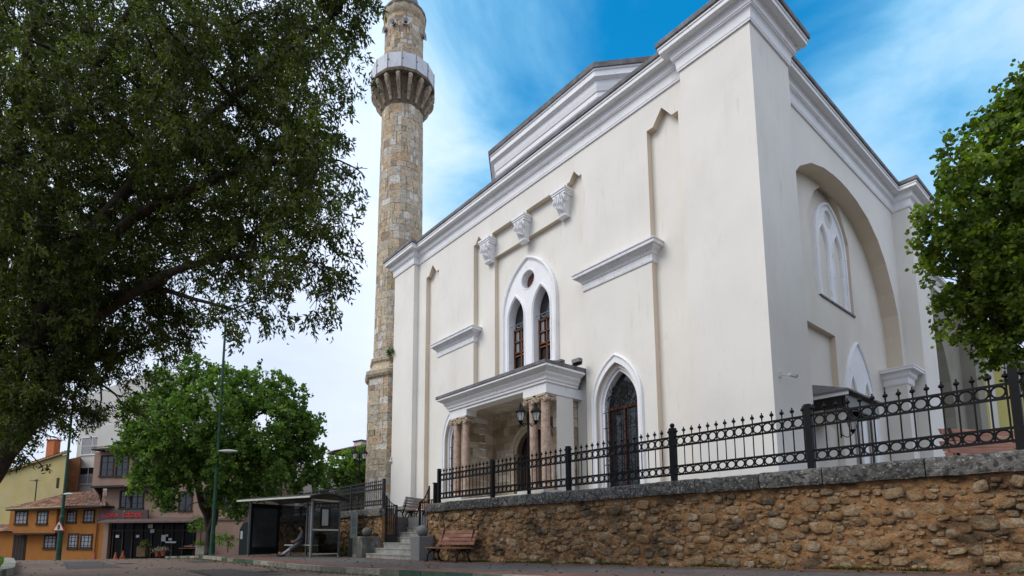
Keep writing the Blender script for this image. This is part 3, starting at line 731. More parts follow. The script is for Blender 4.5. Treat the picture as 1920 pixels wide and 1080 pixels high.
b.tube([(16.17, DC+.8*math.cos(a_), 3.6+.7*math.sin(a_)) for a_ in np.linspace(0, math.pi, 16)], .05, 6); b.tube([(16.17, DC+.4*math.cos(a_), 3.6+.35*math.sin(a_)) for a_ in np.linspace(0, math.pi, 16)], .04, 6)
b.build('portal_door', darkwood, porch)
b = MB(); b.box(13.3, 16.2, EY0-.05, EY1+.05, zb, 1.62)
for k in range(3): b.box(13.3-.3*(k+1), 13.3-.3*k, EY0+.4, EY1-.4, zb-.02, 1.62-.18*(k+1))
b.box(13.4, 14.3, EY0-.1, EY0+1.25, 1.62, 1.72); b.box(13.4, 14.3, EY1-1.25, EY1+.1, 1.62, 1.72)
b.build('marble_floor', M('step_marble', (.52, .50, .45), .6, .15, 2, .1, 15, stain=[((.3, .28, .24), 4, .52, .66, (1, 1, 1), .5)]), porch)
for yc_ in (13.95, 14.58, 2*YC-14.58, 2*YC-13.95):
    b = MB(); c = (13.9, yc_, 0)
    b.lathe(c, [(.23, 1.72), (.23, 1.8), (.20, 1.82), (.215, 1.87), (.19, 1.9), (.175, 1.93), (.172, 3.4), (.155, 4.85), (.17, 4.87), (.17, 4.91)], 24)
    b.build('column', pinkm, porch, smooth=False)
    b = MB(); b.box(13.9-.24, 13.9+.24, yc_-.24, yc_+.24, 5.07, 5.148); b.lathe(c, [(.16, 4.91), (.19, 4.95), (.22, 5.0), (.2, 5.07)], 20)
    for sx in (-1, 1):
        for sy in (-1, 1):
            cc = Vector((13.9+sx*.17, yc_+sy*.21, 4.975))
            for q in range(2):
                r_ = .10-.042*q
                pts = [cc+Vector((sx*(.03+q*.02), r_*math.cos(a_)*1.0, r_*math.sin(a_))) for a_ in np.linspace(0, 2*math.pi, 13)[:-1]]
                b.tube(pts, .024, 5, True)
            b.tube([cc+Vector((sx*.04, 0, 0)), cc+Vector((-sx*.15, 0, 0))], .07, 10)
    b.build('capital', capm, porch)

# ------------------------------------------------------------------ minaret
MX, MY = 16.25, 28.7
mina = thing('minaret', 'tall weathered stone minaret with a bracketed balcony behind the mosque corner', 'minaret', (MX, MY, ZT))
def masonry(mb, cx, cy, zs, rfun, n, ph, ch, gap=.014):
    z = zs[0]
    while z < zs[1]-.05:
        zt = min(zs[1], z+ch*rnd.uniform(.75, 1.3)); r0, r1 = rfun(z), rfun(zt)
        for k in range(n):
            a0, a1 = ph+2*math.pi*k/n, ph+2*math.pi*(k+1)/n
            cuts = [0, 1] if rnd.random() < .4 else ([0, rnd.uniform(.3, .7), 1] if rnd.random() < .8 else [0, .35, .7, 1])
            if r0*2*math.pi/n > 1.1: cuts = sorted([0, 1]+[rnd.uniform(.2, .8) for _ in range(rnd.choice([1, 2, 2]))])
            for f0, f1 in zip(cuts[:-1], cuts[1:]):
                if f1-f0 < .06: continue
                t_ = rnd.random()**.9; e = rnd.uniform(0, .022); g = gap
                if rnd.random() < .04: t_ = 1.0
                def pt(f, r, zz_):
                    A = Vector((math.cos(a0), math.sin(a0), 0))*r; B = Vector((math.cos(a1), math.sin(a1), 0))*r
                    q = A+(B-A)*f; return Vector((cx+q.x, cy+q.y, zz_))
                wj = g/(r0*2*math.pi/n)
                fa, fb = f0+(wj if f0 > 0 else 0), f1-(wj if f1 < 1 else 0)
                o = [pt(fa, r0+e, z+g), pt(fb, r0+e, z+g), pt(fb, r1+e, zt), pt(fa, r1+e, zt)]
                i_ = [pt(fa, r0-.05, z+g), pt(fb, r0-.05, z+g), pt(fb, r1-.05, zt), pt(fa, r1-.05, zt)]
                mb.poly(o, t_)
                for q in range(4): mb.poly([o[q], o[(q+1) % 4], i_[(q+1) % 4], i_[q]], t_)
        z = zt
base_r = lambda z: 1.80
sh_r = lambda z: 1.44-.14*(z-10.5)/16
b = MB(); masonry(b, MX, MY, (ZT-.3, 9.3), base_r, 8, R(22.5+29.5-8), .42); b.build('minaret_base', minstone, mina)
b = MB(); b.lathe((MX, MY, 0), [(1.77, ZT-.3), (1.77, 9.4)], 8, ph=R(22.5+21.5)); b.lathe((MX, MY, 0), [(1.415, 9.4), (1.26, 26.6)], 14); b.lathe((MX, MY, 0), [(1.21, 28.3), (1.21, 33)], 14); b.build('masonry_joints', mortar, mina)
b = MB(); b.lathe((MX, MY, 0), [(1.8, 9.2), (1.92, 9.28), (2.0, 9.4), (2.02, 9.6), (1.85, 9.68), (1.62, 10.0), (1.60, 10.15), (1.70, 10.25), (1.72, 10.4), (1.55, 10.5), (1.45, 10.55)], 8, .2, ph=R(22.5+21.5))
b.build('stone_moulding', minstone, mina)
b = MB(); masonry(b, MX, MY, (10.5, 26.6), sh_r, 14, .1, .47); b.build('shaft', minstone, mina)
b = MB(); b.lathe((MX, MY, 0), [(1.27, 26.4), (1.32, 26.6), (1.42, 26.95), (1.52, 27.35), (1.60, 27.8), (1.72, 28.05), (1.98, 28.13), (2.05, 28.16), (2.05, 28.36), (1.9, 28.38)], 14, .15, ph=.1)
darkmin = M('dark_balcony_stone', (.3, .25, .18), .92, .25, 5, .9, 10, ramp=[(.13, .10, .07), (.22, .17, .12), (.38, .30, .21), (.46, .38, .28)], stain=[((.06, .05, .04), 7, .5, .62, (1, 1, .8), .8)])  # darker stone tones with stain blotches for the balcony bowl
bal = b.build('balcony', darkmin, mina)
for k in range(16):
    a_ = 2*math.pi*k/16+.1; rd = Vector((math.cos(a_), math.sin(a_), 0)); tn = Vector((-rd.y, rd.x, 0)); c = Vector((MX, MY, 0))
    b = MB(); rows = []
    for f in np.linspace(0, 1, 9):
        z = 26.75+1.33*f; out = 1.40+.58*math.sin(f*math.pi/2)**1.15-.05*math.sin(f*2*math.pi); hw = .085+.02*f
        rows.append([c+rd*1.1+tn*hw+Vector((0, 0, z)), c+rd*(out-.03)+tn*hw+Vector((0, 0, z)), c+rd*(out+.02)+tn*hw*.5+Vector((0, 0, z)), c+rd*(out+.02)-tn*hw*.5+Vector((0, 0, z)), c+rd*(out-.03)-tn*hw+Vector((0, 0, z)), c+rd*1.1-tn*hw+Vector((0, 0, z))])
    b.grid(rows, rnd.uniform(.1, .6)); b.poly(rows[0], .1); b.poly(rows[-1], .1)
    b.tube([c+rd*1.92+tn*.12+Vector((0, 0, 27.95)), c+rd*1.92-tn*.12+Vector((0, 0, 27.95))], .10, 8, t=.4)
    b.build('bracket', M('bracket_stone', (.45, .37, .27), .9, .3, 6, .8, 12, stain=[((.12, .10, .07), 8, .5, .64, (1, 1, 1), .8)]) if k == 0 else bpy.data.materials['bracket_stone'], bal)
b = MB(); b.lathe((MX, MY, 0), [(2.0, 28.38), (2.0, 29.4), (1.93, 29.4), (1.93, 28.38)], 14, ph=.1, cap=False)
par = b.build('parapet', parapetm, mina)
for k in range(14):
    b = MB(); a_ = .1+2*math.pi*k/14
    b.box(MX+2.0*math.cos(a_)-.025, MX+2.0*math.cos(a_)+.025, MY+2.0*math.sin(a_)-.025, MY+2.0*math.sin(a_)+.025, 28.4, 29.38); b.sph((MX+1.99*math.cos(a_+.03), MY+1.99*math.sin(a_+.03), 28.95), .05, 8)
    b.build('panel_joint', alu, par)
b = MB(); masonry(b, MX, MY, (28.4, 33.05), lambda z: 1.24, 14, .1, .36); b.build('upper_shaft', minstone, mina)
b = MB(); b.lathe((MX, MY, 0), [(1.26, 32.95), (1.34, 33.1), (1.38, 33.25), (1.38, 33.5)], 14, .15, ph=.1); b.build('stone_moulding', minstone, mina)
b = MB(); b.lathe((MX, MY, 0), [(1.40, 33.5), (1.42, 33.62), (1.2, 33.75), (1.0, 34.3), (.7, 35.2), (.3, 36.6), (.05, 37.2)], 20); b.build('lead_cap', lead, mina)
lsp = M('speaker_shell', (.55, .55, .56), .5, .1, 5, .05, 10)
for k, a_ in enumerate((R(209.5-34), R(209.5-0), R(209.5+34), R(209.5+100), R(209.5-100))):
    sp = thing('loudspeaker', ['grey horn loudspeaker on the left of the minaret top', 'grey horn loudspeaker facing forward, centre of the minaret top', 'grey horn loudspeaker on the right of the minaret top', 'grey horn loudspeaker round the right back of the minaret top', 'grey horn loudspeaker round the left back of the minaret top'][k], 'loudspeaker', (MX+1.3*math.cos(a_), MY+1.3*math.sin(a_), 31.9), 'loudspeakers on the minaret')
    rd = Vector((math.cos(a_), math.sin(a_), 0)); c = Vector((MX, MY, 32.05))
    b = MB(); pts = [c+rd*1.2, c+rd*1.3, c+rd*1.36, c+rd*1.42, c+rd*1.44]; b.tube(pts, [.07, .09, .14, .235, .24], 16, cap=False); b.tube([c+rd*1.43, c+rd*1.45], [.2, .235], 16, cap=False); b.build('horn', lsp, sp)
    b = MB(); b.tube([c+rd*1.30, c+rd*1.32], .17, 14); b.sph(c+rd*1.36, .05, 8); b.build('driver', black, sp)
# tuft on the moulding
lf_shrub = leafmat('shrub_leaf', [(.02, .05, .01), (.05, .10, .02), (.10, .16, .03)])
# ------------------------------------------------------------------ retaining walls
def rubble_wall(name, label, y0, y1, seed, group=None):
    rr = random.Random(seed); wall = thing(name, label, 'wall', (11.2, (y0+y1)/2, zp((y0+y1)/2)), group)
    b = MB(); res = .05; ny = int((y1-y0)/res); nz_ = 38; rows = []
    for i in range(nz_+1):
        row = []
        for j in range(ny+1):
            y_ = y0+(y1-y0)*j/ny; zb_ = zp(y_)-.1; z = zb_+(1.0-zb_)*i/nz_
            d = -.01+.05*noise.noise((y_*2.1, z*3.2, seed))+.05*noise.noise((y_*6, z*12, 3))+.04*noise.noise((y_*15, z*22, 9))
            row.append((11.0-d, y_, z))
        rows.append(row)
    b.grid(rows); b.poly([(11.0, y0, zp(y0)-.1), (11.5, y0, zp(y0)-.1), (11.5, y0, 1.0), (11.0, y0, 1.0)]); b.poly([(11.0, y1, zp(y1)-.1), (11.5, y1, zp(y1)-.1), (11.5, y1, 1.0), (11.0, y1, 1.0)])
    b.build('mortar_face', mudm, wall, smooth=True, recalc=False)
    b = MB(); ico = bmesh.new(); bmesh.ops.create_icosphere(ico, subdivisions=2, radius=1)
    IV = [v.co.copy() for v in ico.verts]; IF = [tuple(v.index for v in f.verts) for f in ico.faces]; ico.free()
    NV = np.array([tuple(v) for v in IV])
    def stone(cy_, zc, w_, h, tint, dep, rot, sink):
        sd = rr.random()*100; i0 = len(b.v)
        for v in IV:
            k_ = 1+.42*noise.noise(v*1.15+Vector((sd, 0, 0)))+.22*noise.noise(v*2.9+Vector((0, sd, 0)))+.10*noise.noise(v*6.5+Vector((0, 3, sd)))
            q = v*k_
            yy, zz_ = math.copysign(abs(q.y)**.6, q.y)*w_/2, math.copysign(abs(q.z)**.6, q.z)*h/2
            b.v.append((11.0+sink-(min(.5, max(-1, q.x))*1.7+.12*noise.noise(v*4+Vector((sd, 1, 1))))*dep, cy_+yy*math.cos(rot)-zz_*math.sin(rot), min(.965, zc+yy*math.sin(rot)+zz_*math.cos(rot))))
        for f in IF: b.f.append(tuple(i0+q for q in f)); b.t.append(tint)
    occ = []
    def free(y_, z, w_, h, k_):
        for (a_, c_, e_, g_) in occ:
            if abs(a_-y_) < (w_+e_)/2*k_ and abs(c_-z) < (h+g_)/2*k_: return False
        return True
    area = (y1-y0)
    for cnt, hmin, hmax, asp, k_ in ((int(area*26), .15, .25, 2.3, .88), (int(area*110), .09, .15, 2.4, .90), (int(area*230), .045, .09, 2.4, .92), (int(area*220), .022, .05, 2.2, .95)):
        for _ in range(cnt):
            h = rr.uniform(hmin, hmax); w_ = h*rr.uniform(.9, asp); y_ = rr.uniform(y0+w_/2, y1-w_/2); zc = rr.uniform(zp(y_)-.05, .95-h/2)
            if free(y_, zc, w_, h, k_):
                occ.append((y_, zc, w_, h)); t_ = rr.random()
                if noise.noise(Vector((y_*.9, zc*1.6, seed))) > .28: t_ *= .25
                stone(y_, zc, w_*.96, h*.96, t_, rr.uniform(.03, .06) if h > .08 else rr.uniform(.015, .035), rr.uniform(-.22, .22), rr.uniform(-.01, .03))
    b.build('rubble_stones', rubble, wall, smooth=True, recalc=False)
    b = MB(); y_ = y0-.02
    while y_ < y1:
        l_ = min(rr.uniform(1.1, 1.9), y1+.02-y_); t_ = rr.random(); n2 = max(3, int(l_/.05)); dz = rr.uniform(-.012, .012)
        sec = [(10.9, .99), (10.885, 1.04), (10.88, 1.12), (10.88, 1.2), (10.885, 1.25), (10.91, 1.285), (10.98, 1.295), (11.2, 1.30), (11.55, 1.3), (11.55, .99)]
        rows = []
        for k in range(n2+1):
            yy = y_+.01+(l_-.02)*k/n2
            rows.append([(x-.02*noise.noise((yy*5, zz_*9, x*3+seed))-.012*noise.noise((yy*19, zz_*23, x*3)), yy, zz_+dz+.012*noise.noise((yy*6, x*5, 7))) for x, zz_ in sec])
        b.grid(rows, t_, True); b.poly(rows[0], t_); b.poly(rows[-1], t_); y_ += l_
    b.build('coping', coping, wall)
rubble_wall('retaining_wall', 'long ochre rubble retaining wall with grey coping right of the steps', -4.0, 17.05, 5)
rubble_wall('retaining_wall', 'short dark rubble wall with grey coping behind the bus shelter', 20.45, 34.0, 11)

wy = rg.uniform(1, 16.6, 5200); wy = wy[(np.sin(wy*2.3)+np.sin(wy*5.1+1)+rg.normal(size=len(wy))*.5) > .2]
Pw = np.column_stack([10.93+rg.normal(size=len(wy))*.03, wy, [zp(q)+.005 for q in wy]]); Dw = rg.normal(size=Pw.shape)*.6; Dw[:, 2] = .8; Dw[:, 0] -= .3; Dw /= np.linalg.norm(Dw, axis=1)[:, None]
tag(leaves('weeds', Pw, Dw, .07, .022, leafmat('weed_leaf', [(.04, .05, .015), (.07, .09, .02), (.13, .12, .04)])), 'low weeds and moss growing along the foot of the ochre wall', 'weeds', kind='stuff')
# ------------------------------------------------------------------ iron fences
FZ = 1.29
def fence(label, posts, ball=(), mat=iron, thick=1.0):
    f = thing('iron_fence', label, 'fence', (11.08, (posts[0]+posts[-1])/2, FZ))
    X_ = 11.08
    for y_ in posts:
        b = MB(); b.box(X_-.055, X_+.055, y_-.055, y_+.055, FZ-.05, FZ+1.2); b.box(X_-.05, X_+.05, y_-.05, y_+.05, FZ+1.2, FZ+1.215)
        p = b.build('post', mat, f)
        if y_ in ball:
            b = MB(); b.lathe((X_, y_, FZ+1.2), [(.03, 0), (.02, .03)], 8); b.sph((X_, y_, FZ+1.27), .055, 12); b.build('ball_finial', mat, p)
    for ya, yb in zip(posts[:-1], posts[1:]):
        lo, hi = min(ya, yb)+.055, max(ya, yb)-.055; g = .035
        b = MB(); rails = (.15, .34, .79, 1.0)
        for z in rails: b.box(X_-.014, X_+.014, lo, hi, FZ+z-.02, FZ+z+.02)
        n = max(4, round((hi-lo-2*g)/.193)); sp = (hi-lo-2*g)/n
        for k in range(n):
            for z0, z1 in ((.166, .324), (.806, .984)):
                c = Vector((X_, lo+g+sp*(k+.5), FZ+(z0+z1)/2)); ry = min(sp/2-.012, .086); rz = (z1-z0)/2-.004
                b.tube([c+Vector((0, ry*math.cos(a_), rz*math.sin(a_))) for a_ in np.linspace(0, 2*math.pi, 19)[:-1]], .0155, 5, True)
        pan = b.build('ring_rail', mat, f)
        for k in range(n+1):
            y_ = lo+g+sp*k; b = MB()
            b.tube([(X_, y_, FZ+.14), (X_, y_, FZ+1.08)], .0125, 6)
            b.lathe((X_, y_, FZ+1.0), [(.009, .06), (.018, .075), (.010, .09), (.040, .115), (.042, .127), (.032, .15), (.012, .168), (.010, .18), (.016, .19), (.004, .205)], 8)
            b.build('baluster', mat, pan)
fence('black iron fence with ring rails on the long ochre wall', [-1.45, 1.43, 4.25, 7.1, 10.28, 13.48, 16.46], (7.1,))
fence('grey black iron fence above the dark wall left of the gate', [20.5, 23.5, 26.5, 29.6, 32.8], (), irongrey)

# gate leaves
def gate(label, p0, p1, z0, z1, zc):
    p0, p1 = Vector(p0), Vector(p1); g = thing('gate_leaf', label, 'gate', (p0.x, p0.y, z0), 'entrance gate leaves'); d = p1-p0; u = d.normalized(); nrm = Vector((-u.y, u.x, 0))*.02
    b = MB()
    def bar(s, za, zb_, w_=.04): b.obox(p0+u*(s-w_/2)-nrm+Vector((0, 0, za)), u*w_, nrm*2, Vector((0, 0, zb_-za)))
    Lg = d.length; bar(.03, z0, zc, .06); bar(Lg-.03, z0, z1, .06)
    for z in (z0, z0+.45, z1-.05): b.obox(p0-nrm+Vector((0, 0, z)), d, nrm*2, Vector((0, 0, .05)))
    cur = [p0+u*(Lg*.95*f)+Vector((0, 0, z1+(zc-z1)*(1-f)**2)) for f in np.linspace(0, 1, 10)]; b.tube(cur, .022, 6)
    b.build('gate_frame', iron, g)
    for k in range(1, 6):
        b = MB(); s = Lg*k/6; b.tube([p0+u*s+Vector((0, 0, z0)), p0+u*s+Vector((0, 0, z1+(zc-z1)*(1-min(1, s/(Lg*.95)))**2))], .014, 6); b.build('bar', iron, g)
    b = MB(); b.obox(p0+u*.06-nrm*.3+Vector((0, 0, z0+.03)), u*(Lg-.12), nrm*.6, Vector((0, 0, .43))); b.build('kick_plate', iron, g)
gate('black iron gate leaf beside the left ball bollard', (11.12, 20.38, 0), (11.30, 19.75, 0), -.28, 1.38, 1.80)
gate('black iron gate leaf beside the bench and right ball bollard', (11.12, 17.14, 0), (11.20, 17.95, 0), .0, 1.40, 1.95)
b = MB(); b.box(11.25, 11.36, 17.0, 17.1, FZ-.3, FZ+.75); b.box(11.23, 11.38, 16.98, 17.12, FZ+.75, FZ+.78)
tag(b.build('gate_post', iron), 'short black iron gate post at the end of the ochre wall', 'post')

darkstone = M('dark_stained_stone', (.10, .098, .085), .9, .3, 4, .4, 25, stain=[((.30, .29, .26), 2.5, .52, .62, (1, 1, .6), .6)])
# steps
st = thing('stone_steps', 'worn grey stone steps rising through the gate to the terrace', 'steps', (11.5, 18.7, zp(18.7)))
zs_ = [-.52, -.31, -.10, .11, .32, .53, .74, ZT+.0]
for k, z in enumerate(zs_):
    b = MB(); x0 = 10.35+.36*k; y1 = 20.75 if k == 0 else (20.45 if k > 1 else 20.5); y0 = 16.95 if k < 2 else 17.1
    b.box(x0, x0+.42 if k < 7 else 14.2, y0+(.05 if k == 0 else .12), y1-.05, zp(18)-.1, z-.045); b.box(x0-.02, x0+.42 if k < 7 else 14.25, y0+(.05 if k == 0 else .12), y1-.05, z-.042, z)
    b.build('step', stepm, st)
b = MB(); b.box(12.2, 13.1, 18.75, 20.4, zp(18), ZT-.02); b.build('side_block', granite, st)
for (x, y_, lb) in ((10.6, 16.78, 'grey granite block bollard with stone ball at the end of the front bench'), (10.6, 20.95, 'stained stone block bollard with dark ball beside the information sign')):
    t = thing('ball_bollard', lb, 'bollard', (x, y_, zp(y_)), 'ball bollards at the steps')
    b = MB(); z0 = zp(y_)-.05; w_ = .29 if y_ < 20 else .42
    b.lathe((x, y_, 0), [(w_*1.38, z0), (w_*1.41, z0+.03), (w_*1.41, .10), (w_*1.33, .14)], 4, ph=math.pi/4); b.build('block', granite if y_ < 20 else darkstone, t)
    b = MB(); b.sph((x, y_, .32), .215, 24, sz=.9); b.build('ball', granite if y_ < 20 else darkstone, t, smooth=True)

# ------------------------------------------------------------------ benches
def bench(label, loc, rz, Lb=1.9, slat=redwood, group='slatted park benches', sc=1.0):
    t = thing('park_bench', label, 'bench', (0, 0, 0), group)       # faces -x locally, length along y
    for k in range(4):
        b = MB(); x = -.20+k*.125; b.box(x, x+.105, -Lb/2, Lb/2, .43+.01*k*.0, .465); b.build('seat_slat', slat, t)
    for k in range(4):
        b = MB(); z = .55+k*.12; x = .30+k*.045; b.obox((x, -Lb/2, z), (.028, 0, -.0), (0, Lb, 0), (.035, 0, .10)); b.build('back_slat', slat, t)
    for s in (-1, 1):
        y_ = s*(Lb/2-.18); b = MB()
        def fr_(pts, r): b.tube([(x, y_, z) for x, z in pts], r, 6)
        fr_([(-.26, 0), (-.20, .06), (-.20, .2), (-.13, .34), (-.20, .42), (0, .40), (.30, .42)], .028)
        fr_([(.36, 0), (.27, .08), (.20, .22), (.27, .36), (.34, .55), (.46, 1.02)], .028)
        fr_([(-.16, .26), (-.05, .36), (.08, .38), (.2, .3)], .022)
        b.box(-.31, -.2, y_-.035, y_+.035, 0, .03); b.box(.3, .42, y_-.035, y_+.035, 0, .03)
        b.build('cast_leg', iron, t)
    t.location = loc; t.rotation_euler = (0, 0, rz); t.scale = (1, 1, 1)
    return t
bench('long red slatted bench against the ochre rubble wall', (10.32, 14.85, zp(14.85)), 0, 2.0)
bench('grey slatted bench seen end on at the top of the steps', (13.6, 23.0, ZT), R(-62), 1.6, greypaint)
bench('brown slatted bench in front of the mosque plinth, seen through the gate', (14.4, 23.3, ZT), R(15), 1.5)
bench('reddish slatted bench on the terrace behind the right end of the fence, nearer one', (13.0, 1.75, ZT), R(60), 1.9)
bench('reddish slatted bench on the terrace partly behind another bench, under the lime tree', (14.6, 2.1, ZT), R(60), 1.9)
p = at(354, 1039, 44)
bench('small red bench beside the pale planter outside the flower shop', (p.x, p.y, p.z), R(35), 1.7)

# ------------------------------------------------------------------ trees
def tree(name, label, base, limbs, lobes, lm, bark, dens, per, ln, wd, spread, hexa=False, droop=.3, gap=(.55, -.18), seed=1, tintf=None, twigr=.012, up=0.0):
    rg = np.random.default_rng(seed); rr = random.Random(seed)
    t = thing(name, label, 'tree' if 'tree' in name else 'shrub', base)
    b = MB(); pts_all = []
    for pl, r0, r1 in limbs:
        P = [Vector(p) for p in pl]; Q = []
        for k in range(len(P)-1):                  # rounded polyline
            p0, p1, p2, p3 = P[max(k-1, 0)], P[k], P[k+1], P[min(k+2, len(P)-1)]
            for s in range(6):
                f = s/6; Q.append(.5*((2*p1)+(p2-p0)*f+(2*p0-5*p1+4*p2-p3)*f*f+(3*p1-p0-3*p2+p3)*f**3))
        Q.append(P[-1])
        Q = [q+Vector((noise.noise(q*1.3+Vector((seed, 0, 0))), noise.noise(q*1.3+Vector((0, seed, 5))), 0))*min(.12, r0*.5) for q in Q]
        rad = [r0+(r1-r0)*k/(len(Q)-1) for k in range(len(Q))]
        b.tube(Q, rad, 10); pts_all += list(zip(Q, rad))
    for c, r in lobes:                             # side branches into every lobe
        c = Vector(c)
        best = min(pts_all, key=lambda q: (q[0]-c).length+q[1]*0)
        s0, rad = best; nb = 5
        mid = (s0+c)/2+Vector((rr.uniform(-.1, .1), rr.uniform(-.1, .1), .08))*(c-s0).length
        rb = min(rad*.6, .012+.02*r)
        b.tube([s0, mid, c], [rb*1.3, rb, rb*.7], 6)
        for k in range(nb):
            d = Vector(rg.normal(size=3)); d.normalize(); e = c+d*r*.85; m2 = c+d*r*.4+Vector((0, 0, .1*r)); b.tube([c.lerp(mid, .3*rr.random()), m2, e], [rb*.6, rb*.4, twigr*.5], 5)
    b.build('trunk', bark, t, smooth=True)
    PP, DD, TT = [], [], []
    for c, r in lobes:
        nt_ = int(dens*r*r)
        d = rg.normal(size=(nt_, 3)); d /= np.linalg.norm(d, axis=1)[:, None]
        rad = r*rg.random(nt_)**.42
        p = np.array(c)+d*rad[:, None]*[1, 1, .86]
        keep = np.array([noise.noise(Vector(q)*gap[0]*2.2)+.5*noise.noise(Vector(q)*gap[0]*5) > gap[1] for q in p])
        p, d = p[keep], d[keep]
        tw = d*.6+rg.normal(size=p.shape)*.55; tw[:, 2] -= droop; tw /= np.linalg.norm(tw, axis=1)[:, None]
        tint0 = np.clip(.45+.25*rg.normal(size=len(p))*.6+(tintf(p) if tintf is not None else 0), 0, 1)
        for k in range(per):
            s = rg.random(len(p))[:, None]*spread
            q = p+tw*s+rg.normal(size=p.shape)*spread*.16; q[:, 2] -= droop*s[:, 0]**2*.8
            dd = tw*.55+rg.normal(size=p.shape)*.6; dd[:, 2] += up-droop*.9; dd /= np.linalg.norm(dd, axis=1)[:, None]
            PP.append(q); DD.append(dd); TT.append(tint0)
    leaves('crown', np.concatenate(PP), np.concatenate(DD), ln, wd, lm, t, np.concatenate(TT), hexa=hexa)
    return t
bark = M('tree_bark', (.055, .043, .032), .95, .35, 6, .8, 14, mapscale=(1, 1, .4), stain=[((.10, .085, .06), 5, .55, .7, (1, 1, .5), .6)])
leafA = leafmat('narrow_dark_leaf', [(.030, .036, .012), (.050, .060, .017), (.085, .105, .022), (.17, .20, .04)], .36, .5)
leafB = leafmat('maple_leaf', [(.030, .058, .016), (.075, .130, .030), (.135, .205, .045), (.23, .31, .075)], .42)
leafC = leafmat('lime_leaf', [(.030, .050, .010), (.065, .10, .014), (.15, .20, .024), (.33, .37, .06)], .42)
A = lambda x, y, D: tuple(at(x, y, D))
lobA = [(650, -30, 10.3, .75), (600, 60, 10.5, 1.05), (640, 20, 10.3, .55), (555, 190, 10.5, 1.05), (600, 170, 10.2, .45), (610, 310, 10.1, .85), (655, 330, 10.0, .36), (672, 318, 10, .2), (530, 330, 10.5, 1.1), (590, 430, 10.0, .8), (630, 405, 10, .4), (560, 520, 10.0, .75), (610, 510, 9.9, .45), (635, 515, 9.9, .22), (595, 565, 9.9, .38), (500, 560, 10.2, .55), (455, 600, 10.4, .42), (415, 595, 10.4, .28),
        (480, 440, 10.8, 1.1), (420, 490, 11, .9), (400, 350, 11, 1.4), (450, 200, 11, 1.5), (430, 50, 11, 1.5), (300, 120, 11.5, 1.7), (270, 330, 11.6, 1.7), (290, 480, 12, 1.2), (330, 600, 12.6, .6), (290, 590, 12.5, .75), (345, 640, 12.6, .35), (150, 60, 12, 1.9), (110, 270, 12, 1.9), (120, 450, 12.3, 1.7), (180, 590, 12.8, 1.2), (120, 650, 13.2, 1.1), (205, 690, 13.2, .8), (225, 745, 13.4, .45), (160, 750, 13.4, .55), (60, 680, 13.5, 1.0), (95, 770, 13.4, .35), (135, 775, 13.4, .42), (180, 790, 13.4, .28), (120, 800, 13.4, .2), (240, 770, 13.5, .25), (70, 740, 13.6, .5), (20, 560, 12.2, 1.5), (-40, 350, 12, 1.9), (-40, 120, 12, 1.9), (-60, 600, 12.5, 1.6), (-20, 760, 13.6, .9), (15, 850, 12.8, .3), (45, 865, 12.6, .22), (80, 875, 12.5, .12),
        (60, 420, 10.0, 1.0), (150, 180, 9.8, 1.0), (300, 40, 9.6, .9), (20, 60, 9.8, 1.0), (350, 240, 9.8, .8), (0, 300, 9.8, 1.0),
        (100, 100, 14, 2.4), (300, 200, 13.6, 2.3), (120, 350, 14, 2.4), (300, 420, 13.8, 2.0), (450, 150, 12.8, 1.9), (450, 380, 12.6, 1.6), (60, 560, 14, 1.9), (540, 60, 11.8, 1.4), (540, 280, 11.6, 1.2), (220, 560, 13.6, 1.4), (250, 650, 13.6, .9), (30, 480, 11, 1.3), (120, 560, 11.4, 1.2), (30, 640, 11.4, .8), (60, 770, 11.6, .5), (20, 830, 11.6, .4), (100, 740, 11.5, .5), (20, 720, 11.6, .75), (80, 750, 12, .55), (10, 800, 12.0, .45), (130, 700, 12, .75), (60, 690, 11.4, .6), (100, 820, 12.8, .25), (110, 650, 12.2, .9), (190, 500, 11.2, 1.0), (330, -150, 12, 1.9), (520, -120, 11, 1.4), (60, -140, 12, 2.0), (-200, 250, 12, 2.0), (-200, 550, 12.5, 1.8)]
base = (at(-150, 1030, 13.0).x, at(-150, 1030, 13.0).y, -.75)
limA = [([base, A(-90, 960, 12.8), A(-20, 900, 12.6), A(40, 820, 12.4), A(80, 730, 12.2), A(130, 640, 12), A(190, 560, 11.8)], .27, .10),
        ([A(-30, 905, 12.6), A(-10, 820, 12.4), A(10, 740, 12.2), A(40, 690, 12), A(70, 610, 11.8), A(95, 520, 11.6)], .26, .12),
        ([A(-60, 900, 12.7), A(-30, 700, 12.4), A(0, 480, 12), A(30, 250, 11.6), A(60, 50, 11.2)], .24, .1),
        ([A(40, 690, 12), A(120, 560, 11.6), A(230, 430, 11.3), A(330, 370, 11.1), A(480, 310, 10.8), A(590, 300, 10.4)], .15, .03),
        ([A(95, 520, 11.6), A(200, 400, 11.5), A(300, 300, 11.3), A(420, 200, 11.1), A(520, 110, 10.8), A(640, 20, 10.5)], .14, .03),
        ([A(0, 480, 12), A(80, 330, 11.8), A(150, 200, 11.6), A(210, 70, 11.4), A(300, -60, 11.2)], .13, .05),
        ([A(130, 640, 12), A(230, 560, 11.8), A(350, 500, 11.2), A(470, 480, 10.7), A(570, 490, 10.2)], .12, .025),
        ([A(190, 560, 11.8), A(280, 540, 12), A(360, 560, 11.4), A(440, 580, 10.6)], .08, .02),
        ([A(80, 730, 12.2), A(130, 710, 12.8), A(190, 720, 13.2)], .09, .03)]
tree('broadleaf_tree', 'huge dark drooping-leaved tree filling the left of the view', base, limA, [(A(x, y, D), r) for x, y, D, r in lobA], leafA, bark, 120, 29, .112, .038, .30, droop=.46, gap=(.62, -.12), seed=5)
